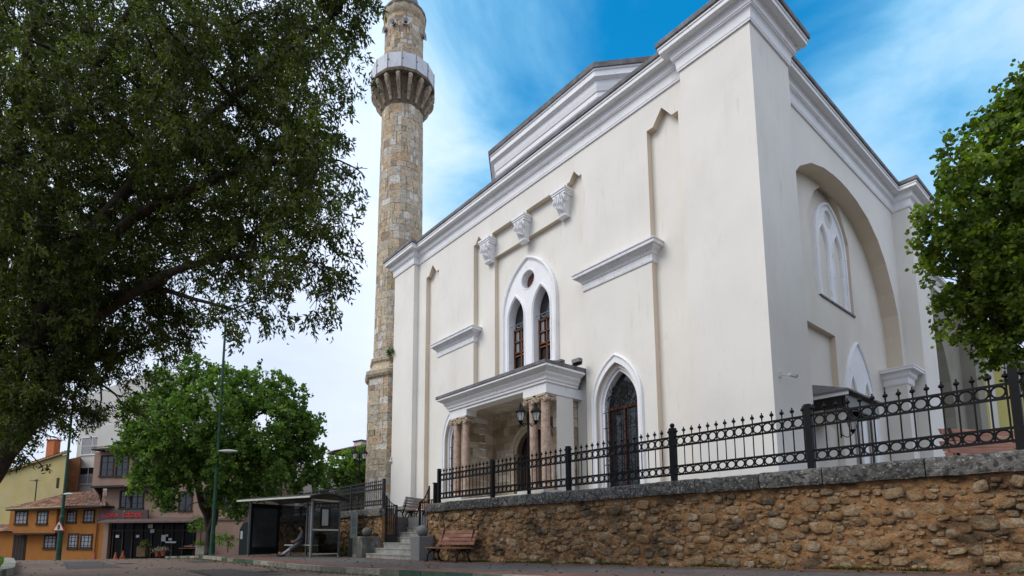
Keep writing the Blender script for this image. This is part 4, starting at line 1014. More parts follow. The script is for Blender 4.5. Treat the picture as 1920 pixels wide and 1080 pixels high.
lobB = [(282, 785, 29, 1.45), (252, 840, 28.5, 1.0), (272, 890, 28.5, .85), (325, 735, 29.5, 1.4), (370, 700, 30, 1.0), (330, 820, 28.5, 2.2), (430, 715, 30, 1.2), (405, 780, 28.5, 2.0), (480, 740, 30, 1.4), (530, 745, 30, 1.2), (500, 810, 29, 2.0), (555, 800, 30, 1.35), (575, 860, 30, 1.1), (575, 800, 30, .7), (440, 870, 28.5, 1.8), (525, 880, 29, 1.6), (340, 890, 28.5, 1.5), (305, 860, 28.5, 1.3), (470, 920, 28.8, 1.1), (575, 895, 30, .8), (420, 930, 29, .8), (315, 930, 28.5, .6), (500, 700, 30.5, .5), (345, 960, 29, .4), (455, 955, 28.6, .5)]
tb = at(392, 1034, 31)
limB = [([(tb.x, tb.y, -.8), A(393, 990, 31), A(380, 940, 30.5), A(360, 880, 30), A(330, 800, 29.5)], .28, .1), ([A(393, 1000, 31), A(412, 930, 30.5), A(440, 860, 30), A(470, 790, 30)], .22, .08), ([A(390, 960, 30.8), A(400, 880, 30), A(410, 760, 30)], .18, .06), ([A(440, 860, 30), A(500, 830, 30), A(560, 820, 30)], .1, .04), ([A(360, 880, 30), A(300, 860, 29), A(250, 850, 28.6)], .1, .04)]
tree('maple_tree', 'rounded bright green maple behind the tall green lamp post', (tb.x, tb.y, -.8), limB, [(A(x, y, D), r) for x, y, D, r in lobB], leafB, bark, 120, 17, .165, .125, .42, hexa=True, droop=.15, gap=(.42, -.10), seed=9, up=.1)
tree('wall_plant', 'small green plant rooted on the minaret moulding', (15.0, 27.3, 10.3), [([(15.0, 27.3, 10.3), (14.95, 27.2, 10.6)], .02, .01)], [((14.95, 27.2, 10.5), .22), ((14.9, 27.0, 10.42), .16)], lf_shrub, bark, 900, 6, .10, .05, .14, seed=3)
lobC = [(1930, 175, 11.5, .6), (1880, 215, 11.5, .42), (1835, 270, 11.3, .55), (1910, 260, 11.4, .9), (1800, 330, 11.2, .5), (1780, 290, 11.2, .2), (1860, 360, 11.2, .9), (1765, 395, 11.0, .42), (1735, 410, 10.9, .2), (1790, 445, 11.2, .6), (1745, 455, 10.9, .22), (1850, 470, 11.4, .8), (1930, 400, 11.5, 1.1), (1800, 530, 11.6, .5), (1770, 520, 11.5, .22), (1870, 560, 11.6, .7), (1920, 540, 11.5, .9), (1900, 640, 11.6, .45), (1870, 620, 11.6, .32), (1830, 590, 11.7, .3), (1925, 690, 11.6, .3), (1790, 565, 12.2, .45), (1840, 600, 12.4, .55), (1885, 650, 12.3, .5), (1765, 610, 12.0, .2), (1915, 700, 12.3, .35), (1820, 650, 12.4, .25), (1760, 470, 11.6, .4), (1900, 590, 12.5, .7), (1850, 640, 12.6, .3), (1880, 670, 12.5, .35), (1820, 560, 12.4, .45), (1930, 480, 12.8, 1.2), (1860, 420, 12.6, .8), (1905, 330, 12.6, 1.0), (2000, 420, 17, 2.4), (2050, 250, 17, 2.4), (1985, 560, 17, 1.5), (1790, 630, 11.8, .16), (1990, 250, 11.8, 1.3), (2010, 480, 11.8, 1.4), (2100, 350, 12, 1.5), (1975, 150, 11.8, .7), (2060, 600, 12, 1.0), (2180, 200, 12.5, 1.5)]
lobC = [(A(x, y, D), r) for x, y, D, r in lobC]
rb = at(2120, 900, 12)
limC = [([(rb.x, rb.y, ZT), A(2110, 700, 12), A(2090, 520, 12), A(2060, 350, 12), A(2030, 200, 12)], .2, .06), ([A(2090, 520, 12), A(1990, 440, 11.8), A(1900, 390, 11.5), A(1830, 360, 11.3)], .09, .02), ([A(2105, 640, 12), A(2000, 590, 11.8), A(1900, 560, 11.6), A(1820, 545, 11.6)], .08, .015), ([A(2060, 350, 12), A(1980, 250, 11.7), A(1920, 180, 11.5)], .07, .02)]
tree('lime_tree', 'yellow-green round-leaved tree overhanging the right end of the mosque', (rb.x, rb.y, ZT), limC, lobC, leafC, bark, 190, 19, .095, .08, .27, hexa=True, droop=.18, gap=(.9, -.10), seed=14)
lobD = [(630, 885, 35, 1.0), (650, 870, 35, 1.1), (680, 860, 35, 1.3), (670, 895, 34.5, 1.3), (640, 910, 34.5, 1.0), (610, 915, 34.5, .8), (690, 905, 34.5, 1.2)]
bD = at(655, 930, 35)
tree('ivy_shrub', 'big leafy climber on the fence line left of the minaret', (bD.x, bD.y, .8), [([(bD.x, bD.y, .8), A(655, 900, 35), A(670, 870, 35)], .12, .05)], [(A(x, y, D), r) for x, y, D, r in lobD], leafB, bark, 90, 10, .16, .13, .3, hexa=True, droop=.3, gap=(.5, -.3), seed=21, tintf=lambda p: .35*(p[:, 2]-4.2)/1.6)
for lb, x, y, D, r in (('small leafy bush at the foot of the pinkish wall', 428, 1015, 36, .45), ('yellow-green bush under the right end of the shop awning', 378, 985, 42, .9), ('low bush behind the shelter near the path', 412, 1008, 37, .35)):
    c = at(x, y, D); tree('bush', lb, (c.x, c.y, c.z-r*1.6), [([(c.x, c.y, c.z-r*1.6), tuple(c)], .04, .02)], [(tuple(c), r), (tuple(c+Vector((r*.5, 0, r*.3))), r*.7)], leafB, bark, 200, 8, .12, .08, .2, seed=int(x))
tree('ivy_shrub', 'weeds growing behind the shelter bench against the dark wall', (10.6, 23.6, zp(23)), [([(10.6, 23.6, zp(23)), (10.7, 23.7, -.3)], .02, .01)], [((10.6, 23.4, -.45), .28), ((10.65, 24.3, -.42), .3), ((10.6, 25.0, -.35), .35)], leafC, bark, 500, 6, .08, .05, .12, seed=4)

# ------------------------------------------------------------------ street lamps, sign
def vz(x, y, py):
    lo, hi = -3, 40
    for _ in range(50):
        m_ = (lo+hi)/2; q = Vector((x, y, m_)); v = CPY-CF*q.dot(_U)/q.dot(_F)
        if v > py: lo = m_
        else: hi = m_
    return lo
def lamp_arm(t, c, d, ln, up_, hl):
    d = Vector(d).normalized(); b = MB(); b.tube([c, c+d*ln*.6+Vector((0, 0, up_*.8)), c+d*ln+Vector((0, 0, up_))], .028, 8); b.build('arm', greenpole, t)
    e = c+d*ln+Vector((0, 0, up_)); sd = Vector((-d.y, d.x, 0)); rows = []
    for f in np.linspace(0, 1, 10):
        w_ = (.06+.11*math.sin(math.pi*min(1, f*.85+.12))) ; h = .04+.05*math.sin(math.pi*f); o = e+d*(f*hl-.05)
        rows.append([o+sd*w_*math.cos(a_)+Vector((0, 0, h*math.sin(a_)+.02)) for a_ in np.linspace(0, 2*math.pi, 13)[:-1]])
    b = MB(); b.grid(rows, .5, True); b.poly(rows[0]); b.poly(rows[-1]); hd = b.build('lamp_head', lampshell, t, smooth=True)
    b = MB(); b.lathe(e+d*hl*.55+Vector((0, 0, -.05)), [(.02, -.03), (.09, -.01), (.11, .02)], 12); b.build('lens', lampglass, hd)
px_, py_ = 6.59, 28.74
t = thing('street_lamp', 'tall green street lamp with two heads at different heights before the maple', 'street lamp', (px_, py_, zp(py_)), 'green street lamps')
ztop, zlow = vz(px_, py_, 600), vz(px_, py_, 848)
b = MB(); b.lathe((px_, py_, 0), [(.16, zp(py_)-.05), (.16, zp(py_)+.02), (.11, zp(py_)+.05), (.105, zp(py_)+1.0), (.09, zp(py_)+1.1), (.075, 4), (.05, ztop)], 14); b.build('pole', greenpole, t)
lamp_arm(t, Vector((px_, py_, ztop-.1)), -_R, .25, .15, .75); lamp_arm(t, Vector((px_, py_, zlow)), _R, .12, .03, .85)
q = at(109, 1049, 34); px_, py_ = q.x, q.y
t = thing('street_lamp', 'distant green street lamp carrying the warning triangle before the orange house', 'street lamp', (px_, py_, zp(py_)), 'green street lamps')
z1, z2 = vz(px_, py_, 770), vz(px_, py_, 928)
b = MB(); b.lathe((px_, py_, 0), [(.14, zp(py_)-.3), (.14, vz(px_, py_, 970)), (.09, vz(px_, py_, 965)), (.06, z1)], 12); b.build('pole', greenpole, t)
lamp_arm(t, Vector((px_, py_, z2)), _R, .06, .03, .52)
redp = M('sign_red', (.35, .02, .015), .5, .05, 3, 0, 1); whitep = M('sign_white', (.55, .55, .52), .5, .05, 3, 0, 1)
sc_ = Vector((px_, py_, vz(px_, py_, 989)))-Vector((_F.x, _F.y, 0))*.17; up3 = Vector((0, 0, 1)); nf = Vector((-_F.x, -_F.y, 0)).normalized()
t = thing('warning_sign', 'white warning triangle with red border and traffic light symbol on a lamp post', 'road sign', tuple(sc_))
tri = lambda s, d: [sc_+nf*d+_R*x*s+up3*z*s for x, z in ((-.40, -.22), (.40, -.22), (.0, .46))]
b = MB(); b.ext(tri(1, 0), nf*.02); b.build('border', redp, t)
b = MB(); b.ext(tri(.74, .024), nf*.004); b.build('face', whitep, t)
b = MB(); b.ext([sc_+nf*.03+_R*x+up3*z for x, z in ((-.055, -.12), (.055, -.12), (.07, -.09), (.07, .13), (.055, .16), (-.055, .16), (-.07, .13), (-.07, -.09))], nf*.004); b.build('symbol', black, t)
for z, c in ((.10, (.3, .02, .02)), (.02, (.35, .22, .02)), (-.06, (.02, .22, .05))):
    b = MB(); b.ext([sc_+nf*.036+_R*.032*math.cos(a_)+up3*(z+.032*math.sin(a_)) for a_ in np.linspace(0, 2*math.pi, 11)[:-1]], nf*.003); b.build('symbol_light', M('sign_dot', c, .5, 0, 1, 0, 1), t)

def lantern(t, c, s, name='lantern'):
    b = MB(); b.lathe(c, [(.075*s, 0), (.13*s, .27*s)], 6); ln_ = b.build(name, lampglass, t)
    b = MB(); b.lathe(c, [(.02*s, -.12*s), (.05*s, -.06*s), (.085*s, -.01*s), (.08*s, .01*s)], 6)
    for k in range(6):
        a_ = math.pi/3*k; b.tube([c+Vector((.077*s*math.cos(a_), .077*s*math.sin(a_), 0)), c+Vector((.133*s*math.cos(a_), .133*s*math.sin(a_), .27*s))], .009*s, 4)
    b.lathe(c, [(.17*s, .265*s), (.18*s, .29*s), (.10*s, .40*s), (.05*s, .44*s), (.05*s, .47*s), (.02*s, .5*s), (.028*s, .53*s), (.005, .6*s)], 12); b.build('lantern_cap', iron, ln_)
def double_lantern(label, x, y, z0, ztop, half, s=1.0):
    t = thing('lantern_post', label, 'lamp post', (x, y, z0), 'twin lantern posts')
    b = MB(); b.lathe((x, y, 0), [(.10*s, z0), (.10*s, z0+.1), (.065*s, z0+.2), (.06*s, z0+.9), (.045*s, z0+1.0), (.038*s, ztop), (.02, ztop+.1), (.03, ztop+.14), (.005, ztop+.2)], 12); b.build('pole', iron, t)
    for sg in (-1, 1):
        c = Vector((x, y, ztop-.25)); b = MB(); b.tube([c+_R*sg*(half*f)+Vector((0, 0, -.12*math.sin(math.pi*f))) for f in np.linspace(0, 1, 9)], .014*s, 6)
        b.tube([c+_R*sg*half*.55+Vector((.0, 0, -.1))+_R*.06*math.cos(a_)+up3*.06*math.sin(a_) for a_ in np.linspace(0, 5, 10)], .01*s, 5); b.build('arm', iron, t)
        lantern(t, c+_R*sg*half+Vector((0, 0, .02)), s)
q = at(992, 930, 16.6); double_lantern('black twin lantern post in front of the porch columns', q.x, q.y, ZT, vz(q.x, q.y, 775), .23, .95)
q = at(672, 940, 27.5); double_lantern('black twin lantern post between the climber and the minaret', q.x, q.y, ZT, vz(q.x, q.y, 852), .23, 1.0)
q = at(524, 1000, 36); double_lantern('distant twin lantern post under the right side of the maple', q.x, q.y, zp(q.y), vz(q.x, q.y, 882), .22, .95)
q = onY(1578, 800, 6.46)
t = thing('wall_lantern', 'black wall lantern beside the side entrance under the canopy', 'wall lamp', (q.x, q.y, q.z-.3))
b = MB(); b.box(q.x-.04, q.x+.0, 6.46, 6.5, q.z-.35, q.z+.1); b.tube([(q.x-.02, 6.46-.3*f, q.z-.25-.1*math.sin(math.pi*f)) for f in np.linspace(0, 1, 9)], .015, 6); b.build('bracket', iron, t); lantern(t, Vector((q.x-.02, 6.16, q.z-.15)), 1.0)
# camera on the corner, box on the far pier, floodlight on the porch roof
q = onY(1462, 704, 6.55)
t = thing('security_camera', 'small white security camera on the near corner pier', 'camera', (q.x-.02, 6.5, q.z))
b = MB(); b.box(q.x-.05, q.x+.03, 6.50, 6.55, q.z-.05, q.z+.1); b.tube([(q.x, 6.5, q.z), (q.x+.1, 6.38, q.z-.02)], .014, 6); b.build('bracket', whitep, t)
b = MB(); b.obox((q.x+.06, 6.30, q.z-.04), (.20, -.08, -.03), (.03, .07, 0), (0, 0, .07)); b.build('housing', whitep, t)
b = MB(); b.obox((q.x+.255, 6.215, q.z-.075), (.02, -.008, 0), (.03, .07, 0), (0, 0, .07)); b.build('lens_face', black, t)
b = MB(); b.sph((14.95, 26.95, 4.25), .09, 12); b.box(14.93, 15.0, 26.9, 27.0, 4.3, 4.5)
tag(b.build('alarm_box', whitep), 'tiny white dome device low on the far corner of the front', 'alarm')
q = onX(1085, 684, 14.9)
t = thing('floodlight', 'small floodlight lying on the near end of the porch roof', 'floodlight', (q.x, q.y, 6.3))
b = MB(); b.box(q.x-.1, q.x+.1, q.y-.1, q.y+.25, 6.36, 6.5); b.build('housing', alu, t)
b = MB(); b.box(q.x-.02, q.x+.02, q.y-.15, q.y+.3, 6.25, 6.36); b.build('bracket', iron, t)
b = MB(); b.tube([(14.75, 6.51, z) for z in np.linspace(1, 14.9, 3)], .012, 5); b.tube([(14.98, 6.53, z) for z in np.linspace(1, 7.2, 3)], .012, 5)
# ------------------------------------------------------------------ bus shelter
glass = bpy.data.materials.new('shelter_glass'); glass.use_nodes = True
n_ = glass.node_tree.nodes; l_ = glass.node_tree.links
tr = n_.new('ShaderNodeBsdfTransparent'); tr.inputs[0].default_value = (.42, .43, .42, 1); gl = n_.new('ShaderNodeBsdfGlossy'); gl.inputs['Roughness'].default_value = .03; gl.inputs['Color'].default_value = (.8, .85, .85, 1)
mxs = n_.new('ShaderNodeMixShader'); mxs.inputs[0].default_value = .07; l_.new(tr.outputs[0], mxs.inputs[1]); l_.new(gl.outputs[0], mxs.inputs[2]); l_.new(mxs.outputs[0], n_['Material Output'].inputs['Surface'])
Bp, Cp = Vector((8.66, 21.94, 0)), Vector((7.38, 25.80, 0))
ux = (Cp-Bp).normalized(); Ls = (Cp-Bp).length; uy = Vector((ux.y, -ux.x, 0))      # uy: from the road side to the back
zg = zp(24)
shel = thing('bus_shelter', 'dark metal and glass bus shelter with curved roof and advert panel', 'bus shelter', tuple(Bp+Vector((0, 0, zg))))
SP = lambda a, c, z: Bp+ux*a+uy*c+Vector((0, 0, zg+z))
def sbox(mb, a0, a1, c0, c1, z0, z1): mb.obox(SP(a0, c0, z0), ux*(a1-a0), uy*(c1-c0), Vector((0, 0, z1-z0)))
DW = 1.45; zf, zbk = 2.28, 2.5
for (a, c) in ((0, 0), (Ls, 0), (0, DW), (Ls, DW), (Ls/2, DW)):
    b = MB(); sbox(b, a-.035, a+.035, c-.035, c+.035, 0, 2.38); b.build('post', alu, shel)
b = MB(); rows = []
for f in np.linspace(0, 1, 13):
    c = -.42+(DW+.75)*f; z = 2.30+.26*math.sin(math.pi*(.12+.80*f))
    rows.append([SP(-.35, c, z), SP(Ls+.35, c, z), SP(Ls+.35, c, z+.035), SP(-.35, c, z+.035)])
b.grid(rows, .5, True); b.build('roof', M('shelter_roof', (.05, .05, .05), .4, .2, 4, .05, 20), shel)
b = MB(); sbox(b, -.36, Ls+.36, -.45, -.41, 2.36, 2.43); b.build('front_edge', lampshell, shel)
for a in (0, Ls/3, 2*Ls/3, Ls):
    b = MB(); b.tube([SP(a, -.38+(DW+.7)*f, 2.27+.24*math.sin(math.pi*(.12+.80*f))) for f in np.linspace(0, 1, 9)], .022, 5); b.build('roof_rib', alu, shel)
b = MB(); sbox(b, -.03, .03, 0.05, DW-.05, 2.28, 2.34); b.build('end_beam', lampshell, shel)
b = MB(); sbox(b, -.02, .02, .05, DW-.05, 1.08, 1.14); sbox(b, -.02, .02, .05, DW-.05, .12, .16); b.build('end_rail', lampshell, shel)
b = MB(); sbox(b, -.005, .005, .04, DW-.04, .16, 2.27); b.build('glass_panel', glass, shel)
b = MB(); sbox(b, .04, Ls-.04, DW-.005, DW+.005, .16, 2.3); b.build('glass_panel', glass, shel)
b = MB(); sbox(b, -.02, .012, .42, .95, 1.22, 2.0); fr = b.build('timetable_frame', black, shel)
b = MB(); sbox(b, -.03, -.021, .5, .82, 1.28, 1.95); b.build('timetable_paper', M('paper', (.32, .33, .30), .6, .1, 6, 0, 1), fr)
b = MB(); sbox(b, Ls-.14, Ls-.0, -.05, DW+.0, .08, 2.3); ad = b.build('advert_box', black, shel)
b = MB(); sbox(b, Ls-.155, Ls-.143, .08, DW-.15, .38, 2.1); b.build('advert_face', M('advert_glass', (.045, .05, .052), .12, .3, 1.5, 0, 1, spec=.6), ad)
b = MB(); sbox(b, .7, 2.9, DW-.48, DW-.14, .46, .50); b.build('bench_seat', lampshell, shel)
for a in (.9, 2.7):
    b = MB(); sbox(b, a-.02, a+.02, DW-.35, DW-.28, 0, .46); b.build('seat_leg', alu, shel)
# cabinet beside the shelter
q = at(457, 1037, 26.6)
t = thing('utility_cabinet', 'dark green round-topped cabinet with a white notice at the left end of the shelter', 'cabinet', (q.x, q.y, zp(q.y)))
b = MB(); o_ = Vector((q.x, q.y, zp(q.y))); dn = nf
prof = [(-.25, 0), (.30, 0), (.30, 1.35), (.22, 1.48), (.05, 1.55), (-.12, 1.48), (-.25, 1.22)]
b.ext([o_+_R*x+up3*z for x, z in prof], nf*-.5); b.build('body', M('cabinet_green', (.012, .025, .018), .5, .2, 4, .05, 20), t)
b = MB(); b.ext([o_+nf*.004+_R*x+up3*z for x, z in ((-.20, .75), (-.10, .75), (-.10, 1.12), (-.20, 1.12))], nf*.004); b.build('notice', whitep, t)
# information sign on its plinth
q = onX(663, 1040, 10.55); o_ = Vector((10.5, q.y, zp(q.y)))
t = thing('information_sign', 'narrow grey-green information panel on a dark plinth left of the ball bollard', 'sign', tuple(o_))
b = MB(); b.ext([o_+_R*x+up3*z for x, z in ((-.2, 0), (.2, 0), (.2, .78), (-.2, .78))], nf*-.16); b.build('plinth', M('sign_plinth', (.05, .05, .045), .7, .2, 4, .1, 20), t)
signm = M('info_panel', (.20, .235, .21), .35, .08, 3, .02, 10, spec=.5)
b = MB(); b.ext([o_+_R*x+up3*z-nf*.03 for x, z in ((-.13, .78), (.16, .78), (.16, 1.86), (-.13, 1.86))], nf*-.05); pn = b.build('panel', signm, t)
b = MB(); k_l = 0
for z in [1.76, 1.73]+list(np.arange(1.62, 1.25, -.04))+list(np.arange(1.16, .92, -.04)):
    wl = rnd.uniform(.07, .10) if z < 1.7 else .05; b.ext([o_-nf*.026+_R*(x+.015)+up3*zz_ for x, zz_ in ((-wl, z), (wl, z), (wl, z+.014), (-wl, z+.014))], nf*.002)
o2 = b.build('text_lines', M('sign_ink', (.07, .08, .07), .6, .1, 5, 0, 1), t); o2.parent = pn

# ------------------------------------------------------------------ the seated man
def skin(name, V, E, rad, mat, parent=None, loc=None, sub=2):
    me = bpy.data.meshes.new(name); off = ROOT[parent.name] if parent is not None else Vector(loc)
    me.from_pydata([tuple(Vector(v)-off) for v in V], E, []); o = bpy.data.objects.new(name, me); COL.objects.link(o)
    m = o.modifiers.new('skin', 'SKIN'); m.use_smooth_shade = True
    for k, r in enumerate(rad): me.skin_vertices[0].data[k].radius = (r, r) if not isinstance(r, tuple) else r
    me.skin_vertices[0].data[0].use_root = True
    s = o.modifiers.new('sub', 'SUBSURF'); s.levels = s.render_levels = sub; me.materials.append(mat)
    if parent is not None: o.parent = parent; ROOT[o.name] = off
    else: o.location = off; ROOT[o.name] = off
    return o
# local frame: f = forward (towards the left of the view), s = his side, z up; origin below the seat edge
so = SP(1.75, DW-.55, 0); ff = (-_R*.88+nf*.35).normalized(); ss = Vector((-ff.y, ff.x, 0))
G = lambda f, s, z: so+ff*f+ss*s+Vector((0, 0, z))
skinm = M('skin', (.28, .16, .10), .6, .05, 4, .02, 20)
stripe = bpy.data.materials.new('striped_cloth'); stripe.use_nodes = True
n_ = stripe.node_tree.nodes; l_ = stripe.node_tree.links; tcn = n_.new('ShaderNodeTexCoord'); wv = n_.new('ShaderNodeTexWave'); wv.inputs['Scale'].default_value = 9; wv.inputs['Distortion'].default_value = .4
mpw = n_.new('ShaderNodeMapping'); mpw.inputs['Rotation'].default_value = (0, .5, CYAW); l_.new(tcn.outputs['Object'], mpw.inputs[0]); l_.new(mpw.outputs[0], wv.inputs['Vector'])
crw = n_.new('ShaderNodeValToRGB'); crw.color_ramp.interpolation = 'CONSTANT'; crw.color_ramp.elements[0].color = (.018, .017, .024, 1); crw.color_ramp.elements[1].position = .78; crw.color_ramp.elements[1].color = (.26, .25, .29, 1)
l_.new(wv.outputs['Fac'], crw.inputs[0]); l_.new(crw.outputs[0], n_['Principled BSDF'].inputs['Base Color']); n_['Principled BSDF'].inputs['Roughness'].default_value = .9
V = [G(.03, 0, .56), G(.02, 0, .72), G(-.04, 0, .92), G(-.06, 0, 1.03), G(-.03, 0, 1.10), G(.0, 0, 1.19), G(.01, 0, 1.27),
     G(-.05, .15, .98), G(.0, .20, .80), G(.17, .13, .66), G(.26, .06, .62), G(-.05, -.15, .98), G(.0, -.20, .80), G(.17, -.13, .68), G(.26, -.05, .66),
     G(.05, .09, .55), G(.34, .11, .36), G(.66, .12, .12), G(.05, -.09, .55), G(.34, -.10, .36), G(.70, -.08, .11), G(.74, .13, .05), G(.79, -.08, .05)]
E_ = [(0, 1), (1, 2), (2, 3), (3, 4), (4, 5), (5, 6), (2, 7), (7, 8), (8, 9), (9, 10), (2, 11), (11, 12), (12, 13), (13, 14), (0, 15), (15, 16), (16, 17), (0, 18), (18, 19), (19, 20), (17, 21), (20, 22)]
rad = [.12, .12, .12, .06, .055, .09, .075, .06, .042, .032, .025, .06, .042, .032, .025, .08, .055, .038, .08, .055, .038, .03, .03]
hand = 10
for hnd, sg, c in ((10, 1, G(.26, .06, .62)), (14, -1, G(.26, -.05, .66))):
    i0 = len(V); V.append(c+ff*.05-ss*sg*.01); E_.append((hnd, i0)); rad.append(.028)
    for q in range(4):
        i1 = len(V); b0 = c+ff*.085+up3*(.024-.016*q)-ss*sg*.01; lq = (.034, .04, .036, .028)[q]
        V += [b0, b0+ff*lq*.8-up3*.008-ss*sg*.012, b0+ff*lq*1.1-up3*.02-ss*sg*.03]; E_ += [(i0, i1), (i1, i1+1), (i1+1, i1+2)]; rad += [.010, .009, .008]
    i1 = len(V); V += [c+ff*.05+up3*.035-ss*sg*.012, c+ff*.085+up3*.045-ss*sg*.02]; E_ += [(i0, i1), (i1, i1+1)]; rad += [.011, .009]
man = skin('person', V, E_, rad, skinm, loc=tuple(G(0, 0, 0)))
tag(man, 'person in a dark striped long coat and pale trousers leaning back on the shelter bench', 'person')
fc = G(.0, 0, 1.19)                                 # face
b = MB(); b.tube([fc+ff*.085+up3*.03, fc+ff*.118-up3*.005, fc+ff*.095-up3*.02], [.012, .018, .014], 6); b.build('nose', skinm, man, smooth=True)
for sg in (-1, 1):
    b = MB(); b.sph(fc+ff*.078+ss*sg*.032+up3*.022, .012, 8); b.build('eye', black, man); b = MB(); b.sph(fc+ss*sg*.088, .022, 8); b.build('ear', skinm, man)
b = MB(); b.tube([fc+ff*.082-ss*.025-up3*.045, fc+ff*.092-up3*.047, fc+ff*.082+ss*.025-up3*.045], .006, 5); b.build('mouth', M('lips', (.2, .07, .06), .6, 0, 1, 0, 1), man)
hair = M('dark_hair', (.012, .010, .009), .8, .3, 20, .3, 60)
b = MB(); rows = []
for f in np.linspace(0, 1, 9):
    th = .1+f*1.75; rows.append([fc+up3*.02-ff*.015+(ff*math.cos(a_)+ss*math.sin(a_))*.108*math.sin(th)*(1 if math.cos(a_) < .3 or th < 1.1 else .93)+up3*.118*math.cos(th if math.cos(a_) < .2 else min(th, 1.15)) for a_ in np.linspace(0, 2*math.pi, 21)[:-1]])
b.grid(rows, .5, True); b.poly(rows[0]); b.build('hair', hair, man, smooth=True)
Vc = [G(.03, 0, .55), G(.02, 0, .72), G(-.04, 0, .92), G(-.055, 0, 1.0), G(-.05, .15, .98), G(.0, .21, .80), G(.17, .13, .67), G(.235, .08, .635), G(-.05, -.15, .98), G(.0, -.21, .80), G(.17, -.13, .69), G(.235, -.07, .67), G(.10, .08, .51), G(.34, .11, .36), G(.44, .115, .28), G(.10, -.08, .51), G(.34, -.10, .36), G(.46, -.10, .28)]
skin('coat', Vc, [(0, 1), (1, 2), (2, 3), (2, 4), (4, 5), (5, 6), (6, 7), (2, 8), (8, 9), (9, 10), (10, 11), (0, 12), (12, 13), (13, 14), (0, 15), (15, 16), (16, 17)], [.145, .14, .14, .08, .075, .06, .05, .045, .075, .06, .05, .045, .11, .095, .095, .11, .095, .095], stripe, man)
trous = M('pale_trousers', (.27, .26, .33), .9, .1, 8, .1, 20)
for sg, a_, c in ((1, G(.34, .11, .36), G(.66, .12, .12)), (-1, G(.34, -.10, .36), G(.70, -.08, .11))):
    skin('trouser_leg', [a_, (a_+c)/2, c], [(0, 1), (1, 2)], [.075, .068, .058], trous, man, sub=1)
    b = MB(); d = ff; o_ = c-up3*.02
    b.tube([o_-d*.06-up3*.04, o_-up3*.03, o_+d*.1-up3*.055, o_+d*.2-up3*.06], [.045, .055, .048, .03], 10); b.build('shoe', M('shoe_leather', (.02, .012, .009), .5, .1, 5, 0, 1), man, smooth=True)

# ------------------------------------------------------------------ houses
class Frame:
    def __init__(s, A_, B_): s.A = Vector((A_.x, A_.y, 0)); d = Vector((B_.x, B_.y, 0))-s.A; s.U = d.normalized(); s.Ln = d.length; s.N = Vector((s.U.y, -s.U.x, 0)); s.N = s.N if s.N.dot(s.A) < 0 else -s.N
    def hit(s, x, y, d=0):
        r = ray(x, y); o = s.A+s.N*d; k = o.dot(s.N)/r.dot(s.N); q = r*k; return (q-s.A).dot(s.U), q.z
    def pt(s, u, z, d=0): return s.A+s.U*u+s.N*d+Vector((0, 0, z))
    def rect(s, x0, y0, x1, y1, d=0):
        u0, z1 = s.hit(x0, (y0), d); u1, z0 = s.hit(x1, y1, d); return u0, u1, z0, z1
    def box(s, mb, u0, u1, z0, z1, d0, d1, t=.5): mb.obox(s.pt(u0, z0, d0), s.U*(u1-u0), s.N*(d1-d0), Vector((0, 0, z1-z0)), t)
    def fn(s): return lambda u, z, d: s.pt(u, z, d)
def tiles(mb, p00, p10, p01, p11, nu, nv, amp=.06):          # rows of pantiles: p00-p10 eave, p01-p11 ridge
    p00, p10, p01, p11 = map(Vector, (p00, p10, p01, p11)); nrm = (p10-p00).cross(p01-p00).normalized()
    if nrm.z < 0: nrm = -nrm
    for j in range(nv):
        f0, f1 = j/nv, (j+1)/nv+.01
        for i in range(nu):
            t_ = rnd.random(); e = rnd.uniform(0, .02)
            q = []
            for f, lift in ((f0, amp*.6+e), (f1, 0)):
                A_, B_ = p00.lerp(p01, min(1, f)), p10.lerp(p11, min(1, f)); row = []
                for k in range(5):
                    g = (i+k/4)/nu; row.append(A_.lerp(B_, g)+nrm*(lift+amp*math.sin(math.pi*k/4)))
                q.append(row)
            mb.grid(q, t_)
tile = M('roof_tiles', (.3, .15, .1), .9, .3, 4, .4, 20, ramp=[(.07, .045, .035), (.20, .085, .05), (.30, .13, .075), (.36, .20, .13), (.15, .075, .05), (.25, .17, .12)])
pinktile = M('pink_roof_tiles', (.3, .15, .1), .9, .2, 4, .3, 20, ramp=[(.22, .12, .10), (.32, .16, .13), (.28, .15, .13), (.38, .22, .18)])
orange = M('orange_render', (.29, .112, .020), .9, .14, .7, .2, 14, stain=[((.28, .13, .045), .8, .5, .7, (1, 1, .6), .7), ((.38, .26, .14), 2.5, .62, .75, (1, 1, .7), .6)])
timber = M('dark_timber', (.028, .02, .016), .8, .3, 6, .2, 20)
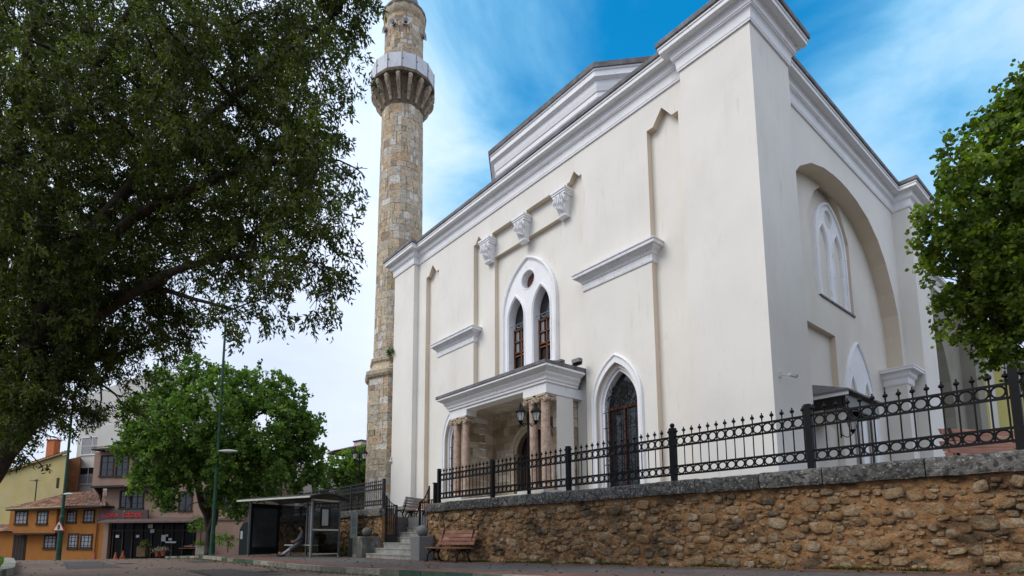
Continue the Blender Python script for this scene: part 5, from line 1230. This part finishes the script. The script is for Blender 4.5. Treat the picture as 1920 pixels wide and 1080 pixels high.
def window(fr, par, x0, y0, x1, y1, frame, nx=2, nz=3, d=0, fw=.07, depth=.12, cur=None):
    u0, u1, z0, z1 = fr.rect(x0, y0, x1, y1, d); b = MB()
    fr.box(b, u0, u0+fw, z0, z1, d-.02, d+.06); fr.box(b, u1-fw, u1, z0, z1, d-.02, d+.06); fr.box(b, u0+fw, u1-fw, z1-fw, z1, d-.02, d+.06); fr.box(b, u0-.05, u1+.05, z0-fw*.2, z0+fw, d-.02, d+.10)
    w_ = b.build('window', frame, par)
    b = MB()
    for k in range(1, nx): u = u0+(u1-u0)*k/nx; fr.box(b, u-.03, u+.03, z0+fw, z1-fw, d+.005, d+.035)
    for k in range(1, nz): z = z0+(z1-z0)*k/nz; fr.box(b, u0+fw, u1-fw, z-.02, z+.02, d+.003, d+.030)
    b.build('glazing_bars', frame, w_)
    b = MB(); b.poly([fr.pt(u0, z0, d+.004), fr.pt(u1, z0, d+.004), fr.pt(u1, z1, d+.004), fr.pt(u0, z1, d+.004)]); b.build('pane', glassm, w_)
    if cur is not None:
        b = MB(); n3 = 24; rows = [[], []]
        for k in range(n3+1):
            u = u0+fw+(u1-u0-2*fw)*k/n3; dd_ = .014+.006*math.sin(k*1.9)
            rows[0].append(fr.pt(u, z0+fw+(z1-z0)*cur[0], d+dd_)); rows[1].append(fr.pt(u, z0+(z1-z0)*cur[1], d+dd_))
        b.grid(rows); b.build('curtain', curtain, w_)
    return w_
# orange house
F1 = Frame(at(20, 1050, 49), at(192, 1048, 46)); q = F1.pt(F1.Ln/2, -1.9)
h1 = thing('orange_house', 'old orange two-storey house with jettied upper floor and tiled roof', 'house', tuple(q))
b = MB(); u0, u1, z0, z1 = F1.rect(20, 955, 192, 1050); zgr = -2.2
F1.box(b, u0, u1, zgr, z1, -6, 0); b.build('wall', orange, h1)
ju0, ju1, jz0, jz1 = F1.rect(28, 957, 103, 999, .7)
b = MB(); F1.box(b, ju0, ju1, jz0, jz1+.05, .004, .7); jt = b.build('jetty', orange, h1)
b = MB(); F1.box(b, ju0-.03, ju1+.03, jz0-.12, jz0-.002, .0, .74); b.build('timber_beam', timber, jt)
b = MB(); e0 = F1.hit(8, 954, 1.2); e1 = F1.hit(198, 947, .8); r0 = F1.hit(60, 940, -2.5); r1 = F1.hit(200, 920, -2.5)
tiles(b, F1.pt(e0[0], e0[1], 1.2), F1.pt(e1[0], e1[1], .8), F1.pt(e0[0]+2.6, r1[1]-.1, -2.6), F1.pt(r1[0], r1[1], -2.6), 34, 11); b.build('roof', tile, h1)
b = MB(); b.obox(F1.pt(e0[0], e0[1]-.16, -.5), F1.pt(e1[0], e1[1]-.16, -.5)-F1.pt(e0[0], e0[1]-.16, -.5), F1.N*1.6, Vector((0, 0, .12))); b.build('eaves_board', timber, h1)
for (x0, y0, x1, y1, d) in ((30, 958, 51, 984, .7), (71, 958, 89, 984, .7), (127, 957, 143, 981, 0), (158, 956, 177, 980, 0)): window(F1, h1, x0, y0, x1, y1, timber, 3, 3, d, .12, cur=(.02, .8))
for (x0, y0, x1, y1, d) in ((84, 1003, 105, 1030, 0), (129, 1000, 146, 1030, 0), (152, 1001, 172, 1030, 0)): window(F1, h1, x0, y0, x1, y1, timber, 3, 4, d, .13, cur=(.05, .85))
b = MB(); u0, u1, z0, z1 = F1.rect(20, 1004, 46, 1052); F1.box(b, u0, u1, zgr, z1, .0, .06); dr_ = b.build('door', timber, h1)
b = MB(); 
for k in range(5): F1.box(b, u0+.1+k*(u1-u0-.2)/5, u0+.06+(k+1)*(u1-u0-.2)/5, zgr, z1-.1, .06, .09)
b.build('door_boards', timber, dr_)
b = MB(); u0, z0 = F1.hit(187, 960); b.tube([F1.pt(u0, z0, .1), F1.pt(u0-.1, zgr, .1)], .05, 8); b.build('downpipe', M('rust_pipe', (.16, .06, .03), .7, .2, 4, 0, 1), h1)
b = MB(); u0, u1, z0, z1 = F1.rect(-40, 995, 21, 1050, .1); F1.box(b, u0, u1, zgr, z1, -3, .1); sh = b.build('side_wing', orange, h1)
b = MB(); e0 = F1.hit(-40, 998, .6); e1 = F1.hit(27, 997, .6); tiles(b, F1.pt(e0[0], e0[1], .6), F1.pt(e1[0], e1[1], .6), F1.pt(e0[0], e0[1]+.75, -1.2), F1.pt(e1[0], e1[1]+.65, -1.2), 14, 4); b.build('side_roof', tile, h1)
q = F1.pt(*F1.hit(65, 944, -1)[:2], -1); t = thing('tv_antenna', 'thin rooftop television antenna above the orange house', 'antenna', tuple(q))
b = MB(); zt_ = vz(q.x, q.y, 899); b.tube([q, (q.x, q.y, zt_)], .05, 6); b.build('mast', timber, t)
b = MB(); c = Vector((q.x, q.y, zt_-.1)); b.tube([c-F1.U*.75, c+F1.U*.4], .02, 5)
for k in range(7): b.tube([c-F1.U*(.7-.15*k)-F1.N*.2, c-F1.U*(.7-.15*k)+F1.N*.2], .012, 4)
b.sph(c-F1.U*.1+up3*.05, .14, 8); b.build('receiver', alu, t)
# yellow house behind
yell = M('yellow_render', (.38, .32, .135), .9, .12, .5, .15, 10, stain=[((.36, .30, .20), .5, .48, .7, (1, 1, .6), .7), ((.25, .2, .13), 1.4, .6, .75, (1, 1, .4), .5)])
F2 = Frame(at(-60, 1040, 62), at(124, 1040, 58)); h2 = thing('yellow_house', 'tall blank yellow house wall with sloping tiled top behind the orange house', 'house', tuple(F2.pt(F2.Ln/2, -3)))
b = MB(); poly = [F2.hit(-60, 910), F2.hit(127, 848)]; ub = F2.hit(122, 940)[0]
b.ext([F2.pt(F2.hit(-60, 910)[0], -3), F2.pt(ub, -3), F2.pt(ub, F2.hit(127, 850)[1]), F2.pt(*F2.hit(-60, 908))], Vector((.2, 6, 0))); b.build('wall', yell, h2)
b = MB(); a_, c = F2.hit(-60, 908), (ub+.25, F2.hit(128, 846)[1]); tiles(b, F2.pt(a_[0], a_[1]+.05, .25), F2.pt(c[0], c[1]+.05, .25), F2.pt(a_[0], a_[1]+1.2, -3.5), F2.pt(c[0]-6.2, c[1]+.15, -3.5), 40, 10); 
b.obox(F2.pt(a_[0], a_[1]-.12, 0), F2.pt(c[0], c[1]-.12, 0)-F2.pt(a_[0], a_[1]-.12, 0), F2.N*.3, Vector((0, 0, .16))); b.build('roof', M('yellow_roof_tiles', (.3, .2, .1), .9, .2, 4, .3, 20, ramp=[(.16, .11, .05), (.30, .22, .10), (.24, .16, .08), (.36, .27, .14)]), h2)
b = MB(); u0, u1, z0, z1 = F2.rect(88, 826, 100, 850, -1.5); F2.box(b, u0, u1, z0-1, z1, -2.2, -1.5); F2.box(b, u0-.08, u1+.08, z1, z1+.12, -2.28, -1.42); b.build('chimney', M('chimney_brick', (.42, .13, .05), .9, .2, 6, .2, 30), h2)
b = MB(); u0, u1, z0, z1 = F2.rect(107, 896, 110, 915); F2.box(b, u0, u1, z0, z1, 0, .03); b.build('slit_window', timber, h2)
F3 = Frame(at(106, 1040, 61), at(134, 1040, 61)); b = MB(); b.ext([F3.pt(0, -3), F3.pt(F3.Ln, -3), F3.pt(F3.Ln, F3.hit(145, 856)[1]), F3.pt(0, F3.hit(124, 862)[1])], Vector((.3, 3, 0)))
tag(b.build('brick_house', M('brown_brick', (.20, .085, .04), .95, .25, 1.5, .3, 30, stain=[((.3, .2, .12), 3, .5, .7, (1, 1, 1), .5)])), 'narrow brown brick wall between the yellow house and the pale apartment block', 'house')
# apartment block
cream = M('pale_render', (.50, .49, .45), .9, .06, .5, .1, 10, stain=[((.38, .37, .34), .7, .55, .75, (1, 1, .3), .4)])
F4 = Frame(at(126, 1040, 63), at(345, 1040, 58)); h4 = thing('apartment_block', 'pale apartment block with white framed windows behind the shop house', 'building', tuple(F4.pt(F4.Ln/2, -3)))
b = MB(); b.ext([F4.pt(0, -3), F4.pt(F4.Ln, -3), F4.pt(F4.Ln, F4.hit(340, 712)[1]), F4.pt(*F4.hit(300, 690)), F4.pt(*F4.hit(232, 716)), F4.pt(0, F4.hit(140, 745)[1])], F4.N*-9); b.build('wall', cream, h4)
u0, u1, z0, z1 = F4.rect(193, 800, 240, 930); b = MB(); F4.box(b, u0, u0+6, z0, z1, .0, .5); b.build('bay', cream, h4)
wfr = M('window_frame_white', (.6, .6, .58), .5, .05, 3, 0, 1)
window(F4, h4, 154, 820, 193, 852, wfr, 2, 2, 0, .12, cur=(.0, .96)); window(F4, h4, 150, 876, 180, 908, wfr, 2, 2, 0, .12, cur=(.0, .6)); window(F4, h4, 154, 768, 192, 798, wfr, 2, 2, 0, .12, cur=(.0, .5))
# shop house
pinkr = M('pink_render', (.25, .165, .125), .9, .1, .6, .15, 12, stain=[((.18, .12, .095), .8, .5, .75, (1, 1, .5), .6)])
F5 = Frame(at(190, 1042, 46), at(458, 1036, 43)); h5 = thing('shop_house', 'dusky pink timber-framed house with jettied top floor over a dark flower shop', 'house', tuple(F5.pt(F5.Ln/2, -1.6)))
zg5 = -1.8; ztop5 = F5.hit(300, 845)[1]
b = MB(); F5.box(b, 0, F5.hit(458, 950)[0], F5.hit(200, 972)[1], ztop5, -7, 0); F5.box(b, F5.hit(368, 1000)[0], F5.hit(458, 950)[0], zg5, F5.hit(200, 972)[1], -7, 0); F5.box(b, 0, .5, zg5, F5.hit(200, 972)[1], -7, 0); b.build('wall', pinkr, h5)
ju0, ju1, jz0, jz1 = F5.rect(178, 848, 288, 908, .8)
b = MB(); F5.box(b, ju0, ju1, jz0, jz1, .003, .8); jt = b.build('jetty', pinkr, h5)
b = MB(); F5.box(b, ju0-.05, ju1+.05, jz0-.16, jz0-.002, .0, .86)
for u in (ju0+.1, (ju0+ju1)/2, ju1-.3): b.ext([F5.pt(u, jz0-.16, .75), F5.pt(u, jz0-.16, .01), F5.pt(u, jz0-1.3, .01), F5.pt(u, jz0-.7, .2)], F5.U*.18)
b.build('timber_bracket', timber, jt)
b = MB(); F5.box(b, 0, F5.hit(300, 950)[0], F5.hit(200, 916)[1], F5.hit(200, 909)[1], .0, .05); b.build('timber_beam', timber, h5)
b = MB(); e0 = F5.hit(171, 843, 1.5); e1 = F5.hit(300, 843, 1.5); F5.box(b, e0[0], F5.Ln+.6, e0[1]-.05, e0[1]+.08, -7, 1.5); b.build('eaves', timber, h5)
b = MB(); tiles(b, F5.pt(e0[0], e0[1]+.1, 1.5), F5.pt(F5.Ln+.6, e0[1]+.1, 1.5), F5.pt(e0[0]+1.2, e0[1]+1.3, -3), F5.pt(F5.Ln-1, e0[1]+1.3, -3), 60, 10); b.build('roof', tile, h5)
for x0, y0, x1, y1, d in ((190, 854, 213, 894, .8), (219, 854, 240, 894, .8), (250, 854, 272, 894, .8), (226, 920, 246, 955, 0), (247, 920, 269, 955, 0), (304, 921, 326, 958, 0), (336, 921, 360, 959, 0), (419, 918, 438, 956, 0), (385, 918, 402, 956, 0)): window(F5, h5, x0, y0, x1, y1, timber, 2, 3, d, .12, cur=None)
b = MB(); u0, z0 = F5.hit(365, 974); F5.box(b, F5.hit(296, 970)[0], F5.hit(460, 973)[0], z0-.1, z0+.06, .0, .1); b.build('string_course', M('string_course', (.12, .07, .055), .8, .1, 3, 0, 1), h5)
b = MB(); su0, su1, sz0, sz1 = F5.rect(196, 978, 366, 1041); F5.box(b, su0, su1, zg5, sz1, -4, -3.8); b.box
F5.box(b, su0, su1, sz1, sz1+.05, -4, -.1); sf = b.build('shop_interior', black, h5)
b = MB()
for x in (197, 214, 232, 250, 268, 286, 305, 325, 345, 365): u = F5.hit(x, 1000, -.3)[0]; F5.box(b, u-.05, u+.05, zg5, sz1, -.3, -.2)
F5.box(b, su0, su1, F5.hit(300, 996, -.3)[1], F5.hit(300, 993, -.3)[1], -.3, -.22); b.build('shopfront_frame', timber, h5)
b = MB(); b.poly([F5.pt(su0, zg5, -.28), F5.pt(su1, zg5, -.28), F5.pt(su1, sz1, -.28), F5.pt(su0, sz1, -.28)]); b.build('shop_window', M('shop_glass', (.004, .005, .005), .3, 0, 1, 0, 1, spec=.08), h5)
paper = M('shop_notices', (.42, .42, .42), .7, .1, 4, 0, 1)
for x0, y0, x1, y1 in ((217, 1003, 223, 1008), (255, 1003, 261, 1008), (282, 992, 289, 999), (303, 1003, 310, 1015), (311, 1002, 315, 1006), (310, 1015, 330, 1018), (316, 1009, 322, 1013), (278, 983, 286, 990)):
    b = MB(); u0, u1, z0, z1 = F5.rect(x0, y0, x1, y1, -.18); F5.box(b, u0, u1, z0, z1, -.2, -.18); b.build('notice', paper, h5)
b = MB(); u0, z0 = F5.hit(183, 978, 1.3); u1 = F5.hit(362, 977, 1.3)[0]; zt_ = F5.hit(300, 975)[1]
b.poly([F5.pt(u0, z0, 1.3), F5.pt(u1, z0, 1.3), F5.pt(u1-.3, zt_+.2, .02), F5.pt(u0+.2, zt_+.2, .02)]); b.poly([F5.pt(u0, z0-.12, 1.3), F5.pt(u1, z0-.12, 1.3), F5.pt(u1, z0, 1.3), F5.pt(u0, z0, 1.3)])
b.build('awning', M('awning_cloth', (.11, .075, .065), .9, .2, 2, .2, 10), h5)
b = MB(); u0, u1, z0, z1 = F5.rect(184, 957, 276, 975, .5); F5.box(b, u0, u1, z0, z1, .38, .5); sb = b.build('shop_sign', M('sign_board', (.055, .04, .038), .6, .1, 3, 0, 1), h5)
fc_ = bpy.data.curves.new('sign_text', 'FONT'); fc_.body = 'LORA  ÇİÇEK'; fc_.align_x = 'CENTER'; fc_.align_y = 'CENTER'; fc_.size = 1; fc_.extrude = .02; fc_.offset = .035
to = bpy.data.objects.new('tmp', fc_); COL.objects.link(to); bpy.context.view_layer.update()
me = bpy.data.meshes.new_from_object(to.evaluated_get(bpy.context.evaluated_depsgraph_get())); COL.objects.unlink(to); bpy.data.objects.remove(to)
cs = np.array([v.co[:] for v in me.vertices]); wd_ = cs[:, 0].max()-cs[:, 0].min(); ht_ = .72
tx0, tx1, tz0, tz1 = F5.rect(193, 960, 268, 971, .5); s1 = (tx1-tx0)/wd_; s2 = (tz1-tz0)/(cs[:, 1].max()-cs[:, 1].min()); ctr = F5.pt((tx0+tx1)/2, (tz0+tz1)/2, .51); mid_ = (cs.max(0)+cs.min(0))/2; off = ROOT[h5.name]
for v in me.vertices: v.co = ctr+F5.U*((v.co.x-mid_[0])*s1)+up3*((v.co.y-mid_[1])*s2)+F5.N*v.co.z-off
me.materials.clear(); me.materials.append(M('sign_letters_red', (.42, .015, .015), .5, 0, 1, 0, 1)); o = bpy.data.objects.new('sign_letters', me); COL.objects.link(o); o.parent = sb
b = MB(); u0, z0 = F5.hit(233, 960, .52); b.tube([F5.pt(u0-.05, z0-.05, .53), F5.pt(u0, z0+.15, .53)], .02, 5); b.tube([F5.pt(u0+.08, z0-.02, .53), F5.pt(u0, z0+.12, .53)], .02, 5); b.build('tulip_emblem', M('emblem_yellow', (.4, .28, .03), .6, 0, 1, 0, 1), h5).parent = sb
# things outside the shop
conem = M('cone_red', (.30, .06, .025), .6, .15, 4, 0, 1)
for (x, y, lb) in ((177, 1049, 'orange traffic cone at the corner of the orange house'), (216, 1048, 'brownish traffic cone, nearest one before the flower shop'), (230, 1045, 'red traffic cone set back towards the flower shop door')):
    D_ = 41 if x != 230 else 43; q = at(x, y, D_); t = thing('traffic_cone', lb, 'traffic cone', tuple(q), 'traffic cones at the shop')
    b = MB(); b.box(q.x-.17, q.x+.17, q.y-.17, q.y+.17, q.z-.2, q.z+.03); b.build('base', conem, t); b = MB(); b.lathe(q, [(.13, .03), (.03, .5), (.02, .5)], 12); cn = b.build('cone', conem, t)
    b = MB(); b.lathe(q, [(.09, .2), (.067, .3)], 12, cap=False); b.build('band', whitep, cn)
q = at(321, 1043, 42); t = thing('street_bollard', 'small dark bollard before the flower shop window', 'bollard', tuple(q))
b = MB(); b.lathe(q, [(.09, -.2), (.09, .1), (.06, .13), (.06, .32), (.08, .35), (.08, .4), (.03, .45)], 12); b.build('body', black, t)
q = at(374, 1039, 42.5); o_ = q; t = thing('planter_box', 'pale wooden planter box beside the small red bench', 'planter', tuple(q))
b = MB()
for k in range(4): b.ext([o_+_R*(x+k*.16-.32)+up3*z for x, z in ((0, 0), (.15, 0), (.15, .66), (0, .66))], nf*-.5)
b.build('boards', M('pale_boards', (.30, .27, .22), .9, .2, 5, .2, 20), t)
P = np.array([tuple(o_+up3*.75-nf*.25)])+rg.normal(size=(500, 3))*[.2, .2, .12]; D = rg.normal(size=(500, 3)); D /= np.linalg.norm(D, axis=1)[:, None]; leaves('plants', P, D, .14, .06, leafB, t)
q = at(264, 1041, 43); o_ = q; t = thing('flower_crate', 'brown crate with plants standing by the shop entrance', 'crate', tuple(q))
b = MB(); b.ext([o_+_R*x+up3*z for x, z in ((-.36, -.1), (.30, -.1), (.30, .62), (-.36, .62))], nf*-.4); b.build('crate_body', M('crate_wood', (.11, .07, .035), .9, .2, 5, .2, 20), t)
P = np.array([tuple(o_+up3*.75-nf*.2+_R*.1)])+rg.normal(size=(500, 3))*[.16, .16, .16]; D = rg.normal(size=(500, 3)); D /= np.linalg.norm(D, axis=1)[:, None]; leaves('plants', P, D, .12, .06, leafA, t)
for x, y, lb in ((295, 1041, 'low potted flowers at the foot of the shop window, left group'), (306, 1040, 'low potted flowers at the foot of the shop window, right group')):
    q = at(x, y, 43); t = thing('potted_plant', lb, 'plant', tuple(q)); b = MB(); b.lathe(q, [(.12, -.1), (.17, .22), (.15, .2)], 10); b.build('pot', conem, t)
    P = np.array([tuple(q+up3*.38)])+rg.normal(size=(260, 3))*[.15, .15, .1]; D = rg.normal(size=(260, 3)); D /= np.linalg.norm(D, axis=1)[:, None]; leaves('flowers', P, D, .09, .06, leafmat('pale_flowers_'+str(x), [(.05, .08, .03), (.25, .2, .2), (.4, .3, .3)]), t)
# buildings in the gap between shop house and minaret
F6 = Frame(at(470, 1000, 58), at(556, 1000, 56)); h6 = thing('beige_house', 'beige house with a white corner and dark window behind the twin lanterns', 'house', tuple(F6.pt(F6.Ln/2, -1)))
b = MB(); F6.box(b, 0, F6.Ln, -1, F6.hit(520, 872)[1], -7, 0); b.build('wall', M('beige_render', (.42, .36, .30), .9, .08, 1, .1, 10), h6)
b = MB(); u0, u1, z0, z1 = F6.rect(498, 872, 507, 940); F6.box(b, u0, u1, -1, z1, .0, .12); b.build('corner_strip', cream, h6); window(F6, h6, 529, 885, 540, 918, timber, 2, 3, 0, .1)
F7 = Frame(at(552, 1000, 75), at(640, 1000, 72)); h7 = thing('low_house', 'low distant house with an orange-red roof above the shelter', 'house', tuple(F7.pt(F7.Ln/2, -1)))
b = MB(); F7.box(b, .3, F7.Ln, -1, F7.hit(600, 917)[1], -6, 0); b.build('wall', M('red_render', (.20, .07, .05), .9, .1, 1, .1, 10), h7)
b = MB(); e0 = F7.hit(556, 917, .6); e1 = F7.hit(640, 915, .6); tiles(b, F7.pt(e0[0], e0[1], .6), F7.pt(e1[0], e1[1], .6), F7.pt(e0[0]+4, e0[1]+1.3, -4), F7.pt(e1[0], e1[1]+1.3, -4), 30, 8); b.build('roof', tile, h7)
F8 = Frame(at(583, 1000, 66), at(601, 1000, 66)); h8 = thing('white_house', 'small white house end with two slit windows under the maple tip', 'house', tuple(F8.pt(F8.Ln/2, -1)))
b = MB(); F8.box(b, 0, F8.Ln, -1, F8.hit(590, 880)[1], -4, 0); b.build('wall', cream, h8)
for x in (585, 590):
    b = MB(); u0, u1, z0, z1 = F8.rect(x, 897, x+2.5, 908); F8.box(b, u0, u1, z0, z1, 0, .04); b.build('slit_window', black, h8)
F9 = Frame(at(606, 1000, 52), at(722, 1000, 46)); h9 = thing('timber_house', 'house with low pinkish tiled roof and deep dark eaves left of the minaret', 'house', tuple(F9.pt(F9.Ln/2, -1)))
b = MB(); F9.box(b, .8, F9.Ln+3, -1, F9.hit(660, 853)[1], -8, -1.2); b.build('wall', timber, h9)
b = MB(); u0, u1, z0, z1 = F9.rect(612, 868, 640, 874, -1.2); F9.box(b, .8, F9.Ln, z0, z1, -1.2, -1.1); b.build('pale_band', cream, h9)
e0 = F9.hit(612, 850, .0); b = MB(); F9.box(b, e0[0], F9.Ln+3, e0[1]-.1, e0[1], -9, 0); b.build('eaves', timber, h9)
b = MB(); tiles(b, F9.pt(e0[0], e0[1]+.05, 0), F9.pt(F9.Ln+3, e0[1]+.05, 0), F9.pt(e0[0]+2.6, e0[1]+1.35, -4), F9.pt(F9.Ln+3, e0[1]+1.35, -4), 40, 10); b.poly([F9.pt(e0[0], e0[1]+.05, 0), F9.pt(e0[0]+2.6, e0[1]+1.35, -4), F9.pt(e0[0], e0[1]+.05, -8)]); b.build('roof', pinktile, h9)
b = MB(); u0, u1, z0, z1 = F9.rect(664, 829, 677, 856, -1.5); F9.box(b, u0, u1, z0-.3, z1, -2.1, -1.5); ch = b.build('chimney', M('chimney_render', (.48, .46, .44), .9, .12, 5, .2, 20, stain=[((.2, .18, .16), 5, .5, .65, (1, 1, 1), .6)]), h9)
b = MB(); F9.box(b, u0-.1, u1+.1, z1, z1+.1, -2.2, -1.4); b.build('chimney_cap', timber, ch)
# right edge: yellow house
FA = Frame(at(1852, 900, 40), at(2050, 900, 44)); hA = thing('yellow_house', 'yellow house with tiled roof glimpsed at the right edge behind the fence', 'house', tuple(FA.pt(FA.Ln/2, 1)))
b = MB(); ztA = FA.hit(1890, 668)[1]; FA.box(b, 0, FA.Ln, 0, ztA, -8, 0); b.build('wall', M('yellow_wall', (.42, .37, .12), .9, .08, 1, .1, 10), hA)
b = MB(); e0 = (-.5, ztA-.1); tiles(b, FA.pt(-.6, ztA, .7), FA.pt(FA.Ln, ztA, .7), FA.pt(1.2, ztA+1.8, -4), FA.pt(FA.Ln, ztA+1.8, -4), 40, 10); FA.box(b, -.6, FA.Ln, ztA-.1, ztA, -8, .7, 0); b.build('roof', tile, hA)
window(FA, hA, 1876, 676, 1896, 715, wfr, 2, 2, 0, .12); window(FA, hA, 1905, 676, 1925, 715, wfr, 2, 2, 0, .12)
b = MB(); u0, u1, z0, z1 = FA.rect(1858, 700, 1864, 850); FA.box(b, u0, u1, 0, z1+2, .0, .15); b.build('corner_strip', cream, hA)
